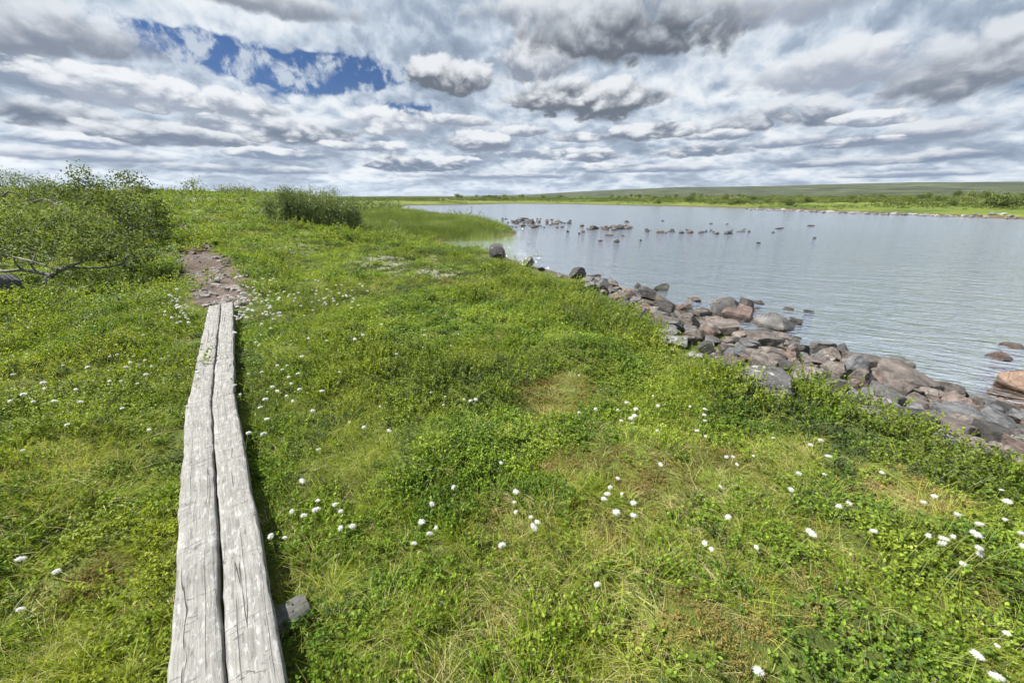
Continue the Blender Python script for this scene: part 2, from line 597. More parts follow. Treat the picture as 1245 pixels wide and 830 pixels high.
def ground_mat():
    m, t, out = new_mat('tundra_ground')
    g = t.node('ShaderNodeNewGeometry')
    P = g.outputs['Position']
    x, y, z = t.sep(P)
    r = t.math('SQRT', t.math('ADD', t.math('MULTIPLY', x, x), t.math('MULTIPLY', y, y)))
    n1 = t.noise(P, 0.5, 6, 0.62)
    n2 = t.noise(P, 3.0, 6, 0.65)
    n3 = t.noise(P, 22.0, 5, 0.7)
    f = t.math('ADD', t.math('MULTIPLY', n1, 0.45), t.math('ADD', t.math('MULTIPLY', n2, 0.35), t.math('MULTIPLY', n3, 0.2)))
    near = t.ramp(f, [(0.30, (0.030, 0.034, 0.012)), (0.45, (0.055, 0.075, 0.016)), (0.58, (0.10, 0.125, 0.022)), (0.72, (0.16, 0.125, 0.045))])
    # beyond the reach of single plants: moor of grass, heath and scrub
    m1 = t.noise(P, 0.045, 7, 0.66)
    m2 = t.noise(P, 0.25, 6, 0.7)
    mm = t.math('ADD', t.math('MULTIPLY', m1, 0.6), t.math('MULTIPLY', m2, 0.4))
    mid = t.ramp(mm, [(0.36, (0.040, 0.066, 0.018)), (0.46, (0.085, 0.120, 0.022)), (0.55, (0.120, 0.148, 0.028)), (0.66, (0.22, 0.215, 0.085))])
    h1 = t.noise(P, 0.02, 8, 0.75)
    farc = t.ramp(h1, [(0.38, (0.014, 0.022, 0.013)), (0.47, (0.032, 0.043, 0.022)), (0.56, (0.060, 0.070, 0.036)), (0.66, (0.12, 0.12, 0.08))])
    c = t.mix(t.smooth(r, 14, 34), near, mid)
    c = t.mix(t.smooth(r, 130, 420), c, farc)
    # lake bed and washed shore: stony mud
    bed = t.ramp(t.noise(P, 4, 6, 0.7), [(0.3, (0.035, 0.028, 0.02)), (0.55, (0.10, 0.075, 0.05)), (0.75, (0.2, 0.17, 0.13))])
    zz = t.math('ADD', z, t.math('MULTIPLY', n2, 0.06))
    c = t.mix(t.smooth(zz, -0.30, -0.20, 1.0, 0.0), c, bed)
    hb = t.math('ADD', t.math('MULTIPLY', n3, 0.3), n2)
    hb = t.math('MULTIPLY_ADD', m2, t.lin(r, 15, 60, 0.0, 12.0), hb)
    principled(t, out, c, 0.9, 0.12, t.bump(hb, 0.9, 0.10))
    return m


M['ground'] = ground_mat()


def water_mat():
    m, t, out = new_mat('lake_water')
    g = t.node('ShaderNodeNewGeometry')
    P = g.outputs['Position']
    x, y, z = t.sep(P)
    r = t.math('SQRT', t.math('ADD', t.math('MULTIPLY', x, x), t.math('MULTIPLY', y, y)))
    rot = t.node('ShaderNodeVectorRotate', rotation_type='Z_AXIS')
    t.l.new(P, rot.inputs['Vector'])
    rot.inputs['Angle'].default_value = math.radians(28)
    Q = t.vmath('MULTIPLY', rot.outputs[0], (0.55, 1.5, 1.0))
    w0 = t.noise(Q, 0.9, 2, 0.5, dist=0.6)
    w1 = t.noise(Q, 2.6, 3, 0.55, dist=0.5)
    w2 = t.noise(Q, 7.5, 3, 0.55, dist=0.4)
    w3 = t.noise(Q, 15.0, 2, 0.5)
    h = t.math('ADD', t.math('MULTIPLY_ADD', w0, 0.9, w1), t.math('ADD', t.math('MULTIPLY', w2, 0.52), t.math('MULTIPLY', w3, 0.12)))
    # calmer in the lee of the bank, rougher outside
    dist = t.math('MULTIPLY', t.smooth(r, 4, 20, 0.085, 0.125), t.lin(t.noise(P, 0.12, 3, 0.5), 0.3, 0.7, 0.7, 1.25))
    nrm = t.bump(h, 1.0, dist)
    gl = t.node('ShaderNodeBsdfGlossy')
    gl.inputs['Color'].default_value = (0.94, 0.97, 1.0, 1)
    t.put(gl.inputs['Roughness'], t.lin(r, 4, 40, 0.06, 0.13))
    t.l.new(nrm, gl.inputs['Normal'])
    deep = t.node('ShaderNodeBsdfDiffuse')
    deep.inputs['Color'].default_value = (0.058, 0.092, 0.155, 1)
    clear = t.node('ShaderNodeBsdfTransparent')
    clear.inputs['Color'].default_value = (0.80, 0.66, 0.46, 1)
    body = t.node('ShaderNodeMixShader')
    at = t.node('ShaderNodeAttribute', attribute_name='depth')
    t.put(body.inputs[0], t.smooth(at.outputs['Fac'], 0.0, 0.42, 0.12, 1.0))
    t.l.new(clear.outputs[0], body.inputs[1])
    t.l.new(deep.outputs[0], body.inputs[2])
    fr = t.node('ShaderNodeFresnel')
    fr.inputs['IOR'].default_value = 1.48
    t.l.new(nrm, fr.inputs['Normal'])
    mx = t.node('ShaderNodeMixShader')
    t.put(mx.inputs[0], t.math('MULTIPLY_ADD', fr.outputs[0], 0.9, 0.10, clamp=True))
    t.l.new(body.outputs[0], mx.inputs[1])
    t.l.new(gl.outputs[0], mx.inputs[2])
    t.l.new(mx.outputs[0], out.inputs[0])
    return m


M['water'] = water_mat()


def rock_mat():
    m, t, out = new_mat('boulder_stone')
    oi = t.node('ShaderNodeObjectInfo')
    tc = t.node('ShaderNodeTexCoord')
    g = t.node('ShaderNodeNewGeometry')
    off = t.vmath('SCALE', (37.0, 19.0, 53.0), scale=oi.outputs['Random'])
    V = t.vmath('ADD', tc.outputs['Object'], off)
    Pw = g.outputs['Position']
    n1 = t.noise(V, 3.6, 7, 0.66)
    n2 = t.noise(Pw, 26, 6, 0.7)
    n3 = t.noise(Pw, 120, 3, 0.7)
    base = oi.outputs['Color']
    dark = t.mix(1.0, base, (0.42, 0.42, 0.43), 'MULTIPLY')
    lite = t.mix(1.0, base, (1.75, 1.74, 1.73), 'MULTIPLY')
    c = t.mix(t.smooth(n1, 0.32, 0.68), dark, lite)
    c = t.mix(t.smooth(n2, 0.35, 0.7, 0.0, 0.65), c, base)
    c = t.mix(t.smooth(n3, 0.62, 0.75, 0.0, 0.4), c, (0.05, 0.047, 0.045))
    # crustose lichen, amount in the object's alpha
    al = oi.outputs['Alpha']
    ln = t.noise(V, 5.5, 7, 0.72)
    thr = t.lin(al, 0.0, 1.0, 0.80, 0.44)
    lm = t.math('MULTIPLY', t.smooth(t.math('SUBTRACT', ln, thr), 0.0, 0.05), 0.85)
    c = t.mix(lm, c, t.mix(t.noise(V, 3.0, 2), (0.30, 0.32, 0.27), (0.50, 0.50, 0.46)))
    # cracks
    cr = t.voro(t.vmath('ADD', V, t.vmath('SCALE', t.noise(V, 3, 3, out=1), scale=0.5)), 1.3, 'DISTANCE_TO_EDGE')
    c = t.mix(t.smooth(cr, 0.0, 0.012, 0.22, 0.0), c, (0.03, 0.027, 0.025))
    # wet rim just above the lake
    z = t.sep(Pw)[2]
    wet = t.smooth(t.math('SUBTRACT', z, t.math('MULTIPLY', n2, 0.05)), -0.50, -0.43, 1.0, 0.0)
    c = t.mix(wet, c, t.mix(1.0, c, (0.42, 0.38, 0.33), 'MULTIPLY'))
    hgt = t.math('ADD', t.math('MULTIPLY', n2, 0.6), t.math('ADD', t.math('MULTIPLY', n3, 0.25), t.smooth(cr, 0, 0.03, 0, 0.2)))
    principled(t, out, c, t.lin(wet, 0, 1, 0.72, 0.28), 0.35, t.bump(hgt, 1.0, 0.04))
    return m


M['rock'] = rock_mat()


def air_mat():
    m, t, out = new_mat('hazy_air')
    v = t.node('ShaderNodeVolumePrincipled')
    v.inputs['Color'].default_value = (0.80, 0.88, 1.0, 1)
    v.inputs['Density'].default_value = 0.00006
    v.inputs['Anisotropy'].default_value = 0.2
    t.l.new(v.outputs[0], out.inputs['Volume'])
    return m


M['air'] = air_mat()


def wood_mat(name='weathered_plank_wood', tone=0.53):
    m, t, out = new_mat(name)
    tc = t.node('ShaderNodeTexCoord')
    oi = t.node('ShaderNodeObjectInfo')
    V = t.vmath('ADD', tc.outputs['Object'], t.vmath('SCALE', (3.1, 7.7, 5.3), scale=oi.outputs['Random']))
    wob = t.vmath('SCALE', t.vmath('SUBTRACT', t.noise(V, 3.5, 2, out=1), (0.5, 0.5, 0.5)), scale=0.022)
    Vw = t.vmath('ADD', V, wob)
    grain = t.noise(t.vmath('MULTIPLY', Vw, (2.0, 60, 60)), 1.6, 5, 0.65)
    fib = t.noise(t.vmath('MULTIPLY', Vw, (9.0, 210, 210)), 1.0, 3, 0.6)
    blot = t.noise(V, 6.0, 6, 0.68)
    fleck = t.noise(t.vmath('MULTIPLY', V, (16, 48, 48)), 1.0, 6, 0.72)
    c = t.ramp(t.math('ADD', t.math('MULTIPLY', grain, 0.45), t.math('ADD', t.math('MULTIPLY', blot, 0.35), t.math('MULTIPLY', fib, 0.2))),
               [(0.33, (0.17, 0.162, 0.15)), (0.46, (0.30, 0.295, 0.28)), (0.58, (0.42, 0.415, 0.395)), (0.72, (0.55, 0.545, 0.52))])
    # flaked pale patches and dark scuffs
    c = t.mix(t.smooth(fleck, 0.53, 0.62, 0.0, 0.55), c, (0.66, 0.66, 0.65))
    c = t.mix(t.smooth(fleck, 0.43, 0.36, 0.0, 0.7), c, (0.16, 0.15, 0.145))
    # cracks across and along
    crx = t.noise(t.vmath('MULTIPLY', V, (9.0, 2.0, 2.0)), 1.0, 4, 0.6, dist=0.4)
    cm = t.math('ABSOLUTE', t.math('SUBTRACT', crx, 0.5))
    cm = t.math('MULTIPLY', t.smooth(cm, 0.0, 0.007, 0.5, 0.0), t.smooth(blot, 0.45, 0.6))
    crl = t.math('ABSOLUTE', t.math('SUBTRACT', t.noise(t.vmath('MULTIPLY', Vw, (0.3, 15, 15)), 1.0, 2, 0.5), 0.5))
    cl = t.math('MULTIPLY', t.smooth(crl, 0.0, 0.009, 0.8, 0.0), t.smooth(t.noise(V, 2.0, 2), 0.46, 0.54))
    ck = t.math('MAXIMUM', cm, cl)
    c = t.mix(ck, c, (0.045, 0.042, 0.038))
    # old knots
    kn = t.voro(t.vmath('MULTIPLY', V, (1.0, 1.6, 1.6)), 3.2, 'F1')
    km = t.smooth(kn, 0.02, 0.06, 0.6, 0.0)
    c = t.mix(km, c, (0.13, 0.11, 0.095))
    # reddish rot at the edges here and there
    c = t.mix(t.smooth(t.noise(V, 1.7, 4, 0.6), 0.60, 0.72, 0.0, 0.45), c, (0.36, 0.29, 0.22))
    c = t.mix(1.0, c, (tone, tone, tone), 'MULTIPLY')
    h = t.math('ADD', t.math('MULTIPLY', grain, 0.5), t.math('MULTIPLY', fleck, 0.5))
    h = t.math('SUBTRACT', h, t.math('MULTIPLY', ck, 1.2))
    principled(t, out, c, 0.82, 0.22, t.bump(h, 0.8, 0.008))
    return m


M['wood'] = wood_mat()
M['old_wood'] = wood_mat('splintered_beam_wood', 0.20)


def simple_mat(name, a, b, scale, rough=0.9, bump=0.5, bdist=0.02, **kw):
    m, t, out = new_mat(name)
    g = t.node('ShaderNodeNewGeometry')
    n = t.noise(g.outputs['Position'], scale, 7, 0.68)
    n2 = t.noise(g.outputs['Position'], scale * 7, 4, 0.7)
    f = t.math('ADD', t.math('MULTIPLY', n, 0.65), t.math('MULTIPLY', n2, 0.35))
    c = t.ramp(f, [(0.34, a), (0.66, b)])
    principled(t, out, c, rough, 0.2, t.bump(f, bump, bdist), **kw)
    return m


M['mud'] = simple_mat('trodden_peat', (0.040, 0.028, 0.022), (0.115, 0.086, 0.07), 3.0, 0.9, 0.9, 0.05)
M['tuft'] = leaf_mat('cotton_fluff', [(0.0, (0.62, 0.62, 0.58)), (0.5, (0.78, 0.78, 0.75)), (1.0, (0.88, 0.88, 0.87))], 0.45, 0.9, spec=0.1, glow=(1, 1, 1))
M['stalk'] = simple_mat('cottongrass_stalk', (0.10, 0.15, 0.03), (0.24, 0.26, 0.08), 9.0, 0.7, 0.1, 0.001)

# ------------------------------------------------------------------ ground sheet
def build_ground():
    th_f = np.radians(np.linspace(-78, 78, 560))
    th_b = np.radians(np.linspace(78, 282, 92))[1:-1]
    th = np.concatenate([th_f, th_b])
    r = np.concatenate([[0.25], np.geomspace(0.45, 60, 260), np.geomspace(61, 3800, 120)])
    R, T = np.meshgrid(r, th, indexing='ij')
    x, y = (R * np.sin(T)).ravel(), (R * np.cos(T)).ravel()
    z = height(x, y)
    nr, nt = R.shape
    v = np.stack([x, y, z], 1)
    v = np.concatenate([v, [[0, 0, hz1(0, 0)]]])
    i, j = np.meshgrid(np.arange(nr - 1), np.arange(nt), indexing='ij')
    j2 = (j + 1) % nt
    q = np.stack([i * nt + j, i * nt + j2, (i + 1) * nt + j2, (i + 1) * nt + j], -1).reshape(-1, 4)[:, ::-1]
    jj = np.arange(nt)
    c = np.stack([np.full(nt, nr * nt), (jj + 1) % nt, jj], 1)
    o = obj('ground', np_mesh('ground', v, [q, c], True), M['ground'])
    tag(o, 'rolling green tundra ground around the lake reaching to the low fells', 'ground', kind='structure')


build_ground()


def build_lake():
    th = np.radians(np.linspace(-95, 140, 340))
    r = np.geomspace(1.2, 190, 200)
    R, T = np.meshgrid(r, th, indexing='ij')
    x, y = (R * np.sin(T)).ravel(), (R * np.cos(T)).ravel()
    d = lake_d(x, y)
    keep = d < 1.6 + 0.03 * np.hypot(x, y)
    nr, nt = R.shape
    i, j = np.meshgrid(np.arange(nr - 1), np.arange(nt - 1), indexing='ij')
    q = np.stack([i * nt + j, i * nt + j + 1, (i + 1) * nt + j + 1, (i + 1) * nt + j], -1).reshape(-1, 4)[:, ::-1]
    q = q[keep[q].all(1)]
    used, inv = np.unique(q.ravel(), return_inverse=True)
    v = np.stack([x, y, np.full_like(x, LAKE_Z)], 1)[used]
    me = np_mesh('lake', v, inv.reshape(-1, 4), True)
    at = me.attributes.new('depth', 'FLOAT', 'POINT')
    at.data.foreach_set('value', np.maximum(LAKE_Z - height(x[used], y[used]), 0).astype(np.float32))
    o = obj('lake', me, M['water'])
    tag(o, 'grey-blue rippled lake water reflecting the clouded sky', 'lake', kind='structure')


build_lake()


def build_haze():
    """the air between the camera and the fells: one closed box round everything"""
    bm = bmesh.new()
    bmesh.ops.create_cube(bm, size=1.0)
    me = bpy.data.meshes.new('haze')
    bm.to_mesh(me)
    bm.free()
    g_ = bpy.data.objects['ground'].data
    co = np.empty(len(g_.vertices) * 3, np.float32)
    g_.vertices.foreach_get('co', co)
    zs = co[2::3]
    lo, hi = float(zs.min()) - 1.0, float(zs.max()) + 6.0
    o = obj('haze', me, M['air'])
    o.scale = (7800, 7800, hi - lo)
    o.location = (0, 0, (hi + lo) / 2)
    tag(o, 'thin blue haze in the air that pales the distant fells', 'haze', kind='stuff')


build_haze()


# ------------------------------------------------------------------ boardwalk
def plank_mesh(length, width, thick, seed):
    """one hand-hewn plank along local X, top at z = 0, with wandering edges and a slight warp"""
    n = 70
    xs = np.linspace(0, length, n)
    prof = np.array([(-0.5, -1.0), (-0.5, -0.25), (-0.47, -0.06), (-0.43, 0.0), (-0.25, 0.0), (0.0, 0.0), (0.25, 0.0), (0.43, 0.0),
                     (0.47, -0.06), (0.5, -0.25), (0.5, -1.0)])
    verts = []
    for i, x in enumerate(xs):
        el = 0.5 * width + 0.010 * (float(vnoise(x * 3.1, seed, 5)) - 0.5) + 0.012 * (float(vnoise(x * 14, seed, 6)) - 0.5)
        er = 0.5 * width + 0.010 * (float(vnoise(x * 3.1, seed, 7)) - 0.5) + 0.012 * (float(vnoise(x * 14, seed, 8)) - 0.5)
        zz = 0.012 * (float(vnoise(x * 0.9, seed, 9)) - 0.5)
        for (a, b) in prof:
            yy = a * 2 * (el if a < 0 else er)
            z = b * thick + zz + 0.006 * (float(vnoise(x * 5, a * 6 + seed, 10)) - 0.5)
            xe = x + (0.012 * (float(vnoise(a * 8, seed, 12)) - 0.5) if i in (0, n - 1) else 0)
            verts.append((xe, yy, z))
    k = len(prof)
    quads = [(i * k + j, i * k + (j + 1) % k, (i + 1) * k + (j + 1) % k, (i + 1) * k + j) for i in range(n - 1) for j in range(k)]
    caps = np.array([tuple(range(k))[::-1], tuple((n - 1) * k + q for q in range(k))])
    me = np_mesh('plank', np.array(verts), [np.array(quads)[:, ::-1], caps[:, ::-1]], False)
    me.polygons.foreach_set('use_smooth', np.ones(len(me.polygons), bool))
    me.set_sharp_from_angle(angle=math.radians(38))
    return me


BOARD_TOP = 0.115
walk = empty('boardwalk', (PLANK_NEAR[1][0], PLANK_NEAR[1][1], 0.0))
tag(walk, 'narrow boardwalk of paired weathered grey planks laid across the green bog', 'boardwalk')


def lay_plank(a, b, side, width, seed, top=BOARD_TOP, name='plank'):
    ax, ay = a
    bx, by = b
    L = math.hypot(bx - ax, by - ay)
    ang = math.atan2(by - ay, bx - ax)
    nx, ny = -math.sin(ang), math.cos(ang)
    o = obj(name, plank_mesh(L, width, 0.055, seed), M['wood'], walk)
    o.location = (ax + nx * side - walk.location.x, ay + ny * side - walk.location.y, top)
    o.rotation_euler = (0, 0, ang)
    return o


def extend(a, b, k0, k1):
    d = np.subtract(b, a)
    L = np.hypot(*d)
    d = d / L
    return tuple(np.subtract(a, d * k0)), tuple(np.add(b, d * k1))


na, nb = extend(*PLANK_NEAR, 0.9, 0.0)
lay_plank(na, nb, 0.0800, 0.152, 1.5)
lay_plank(na, nb, -0.0800, 0.152, 4.5)
fa, fb = PLANK_FAR
lay_plank(fa, fb, 0.0775, 0.147, 8.5, BOARD_TOP - 0.004)
lay_plank(fa, extend(fa, fb, 0, 0.07)[1], -0.0775, 0.146, 12.5, BOARD_TOP - 0.004)


def crossbeam(x, y, ang, half0, half1, r, seed, drop=0.0):
    """split log carrying the planks: half-round, cracked, ends raw"""
    n, k = 14, 12
    L = half0 + half1
    verts = []
    for i in range(n):
        s = -half0 + L * i / (n - 1)
        for j in range(k):
            a = 2 * math.pi * j / k
            rr = r * (1 + 0.16 * (float(vnoise(s * 6 + seed, j * 0.9, 3)) - 0.5) + 0.10 * (float(vnoise(s * 20, j * 1.7 + seed, 4)) - 0.5))
            if i in (0, n - 1):
                rr *= 0.90
            verts.append((s, rr * math.cos(a) * 1.25, min(rr * math.sin(a), r * 0.72)))
    quads = [(i * k + j, i * k + (j + 1) % k, (i + 1) * k + (j + 1) % k, (i + 1) * k + j) for i in range(n - 1) for j in range(k)]
    caps = np.array([tuple(range(k))[::-1], tuple((n - 1) * k + q for q in range(k))])
    me = np_mesh('crossbeam', np.array(verts), [np.array(quads), caps], True)
    me.set_sharp_from_angle(angle=math.radians(45))
    o = obj('crossbeam', me, M['old_wood'], walk)
    o.location = (x - walk.location.x, y - walk.location.y, BOARD_TOP - 0.058 - r * 0.76 - drop)
    o.rotation_euler = (0, 0, ang)
    return o


ang_n = math.atan2(PLANK_NEAR[1][1] - PLANK_NEAR[0][1], PLANK_NEAR[1][0] - PLANK_NEAR[0][0])
ang_f = math.atan2(fb[1] - fa[1], fb[0] - fa[0])
crossbeam(-1.03, 0.94, ang_n - math.pi / 2 + 0.10, 0.15, 0.245, 0.050, 1, 0.012)
crossbeam(-2.36, 2.65, ang_n - math.pi / 2, 0.15, 0.15, 0.050, 3)
crossbeam(-4.18, 5.30, ang_f - math.pi / 2, 0.17, 0.15, 0.050, 5)


# ------------------------------------------------------------------ rocks
def rock_mesh(name, seed, sub=4, planes=12, lump=0.10, keep=(0.50, 0.86), zsquash=1.0):
    """angular weathered boulder: a lumpy ball trimmed by many cleavage planes, in a unit box"""
    rg = np.random.default_rng(seed)
    bm = bmesh.new()
    bmesh.ops.create_icosphere(bm, subdivisions=sub, radius=1.0)
    P = np.array([v.co[:] for v in bm.verts])
    F = np.array([[v.index for v in f.verts] for f in bm.faces])
    bm.free()
    off = rg.uniform(0, 50, 3)
    P = P * 1.25 * np.array([1 + 0.16 * (mnoise.noise(Vector(p * 0.9 + off))) for p in P])[:, None]
    axes = [np.array(q, float) for q in ((1, 0, 0), (-1, 0, 0), (0, 1, 0), (0, -1, 0), (0, 0, 1), (0, 0, -1))]
    cuts = [(a + rg.normal(size=3) * 0.30, rg.uniform(0.55, 0.85)) for a in axes]
    cuts += [(rg.normal(size=3), rg.uniform(*keep)) for _ in range(planes)]
    for n, o in cuts:
        n = n / np.linalg.norm(n)
        s = P @ n - o
        P = P - np.maximum(s, 0)[:, None] * n[None]
    L = np.array([mnoise.fractal(Vector(p * 2.6 + off), 0.9, 2.1, 5) for p in P])
    r = np.linalg.norm(P, axis=1, keepdims=True)
    P = P + P / np.maximum(r, 1e-6) * L[:, None] * lump * 0.44
    lo, hi = P.min(0), P.max(0)
    P = (P - (lo + hi) / 2) / (hi - lo)
    me = np_mesh(name, P, F, True)
    me.set_sharp_from_angle(angle=math.radians(24))
    return me


ROCK_A = [rock_mesh('boulder', 100 + i, 4, p, 0.10, k) for i, (p, k) in enumerate(
    [(4, (0.55, .9)), (6, (0.6, .9)), (3, (0.5, .85)), (5, (0.65, .95)), (7, (0.6, .9)), (4, (0.5, .95)), (5, (0.55, .9)),
     (8, (0.65, .95)), (3, (0.45, .8)), (6, (0.55, .85))])]
ROCK_R = [rock_mesh('round_boulder', 150 + i, 4, 14, 0.09, (0.74, 1.0)) for i in range(3)]
ROCK_S = [rock_mesh('stone', 200 + i, 3, 5, 0.10, (0.55, .9)) for i in range(7)]
for me in ROCK_A + ROCK_R + ROCK_S:
    me.materials.append(M['rock'])

TINT = {
    'grey': (0.101, 0.099, 0.098), 'dark': (0.047, 0.045, 0.044), 'brown': (0.095, 0.081, 0.073), 'red': (0.108, 0.078, 0.068),
    'pink': (0.145, 0.117, 0.104), 'pale': (0.175, 0.175, 0.171), 'blue': (0.095, 0.098, 0.102), 'orange': (0.176, 0.121, 0.090),
    'tan': (0.144, 0.126, 0.113), 'green': (0.080, 0.086, 0.069),
}
ROCK_SPOTS = []      # (x, y, radius, top) used to keep filler stones and plants clear


def put_rock(px, py, w, h, tint, label, mesh=None, lichen=0.25, yaw=None, tilt=0.12, group='boulders along the lake shore', sink=0.22,
             name='boulder', zmin=None, cat='rock', depth=0.8, at=None, hmin=0.38, hk=0.88):
    """rock whose outline in the photo is centred on (px, py), w x h pixels; it rests on the ground under its lower rim"""
    if at is None:
        p, t = hit(px, py + h * 0.40, 0.02, zmin)
    else:
        p, t = at
    wid = w / FPX * t * 0.90
    dep = wid * depth
    rng = math.hypot(p[0], p[1])
    aa = math.atan2(CAM_H - p[2], rng)
    hgt = max((h / FPX * t - dep * math.sin(aa) * 0.55) / math.cos(aa), hmin * wid)
    hgt = min(hgt, wid * 1.2) * hk
    ux, uy = p[0] / rng, p[1] / rng
    x, y = p[0] + ux * dep * 0.38, p[1] + uy * dep * 0.38
    g = hz1(x, y)
    if zmin is not None:
        g = max(g, zmin)
    full = hgt / (1 - sink)
    me = mesh or random.choice(ROCK_A)
    o = obj(name, me)
    base_yaw = math.atan2(-ux, uy)
    o.rotation_euler = (random.uniform(-tilt, tilt), random.uniform(-tilt, tilt), base_yaw + (random.choice((0, math.pi)) + random.uniform(-.25, .25) if yaw is None else yaw))
    o.scale = (wid * 1.04, dep * 1.05, full)
    o.location = (x, y, g + full * (0.5 - sink))
    c = TINT[tint]
    j = random.uniform(0.88, 1.12)
    o.color = (c[0] * j, c[1] * j, c[2] * j, lichen)
    tag(o, label, cat, group)
    ROCK_SPOTS.append((x, y, wid * 0.5, g + hgt))
    return o


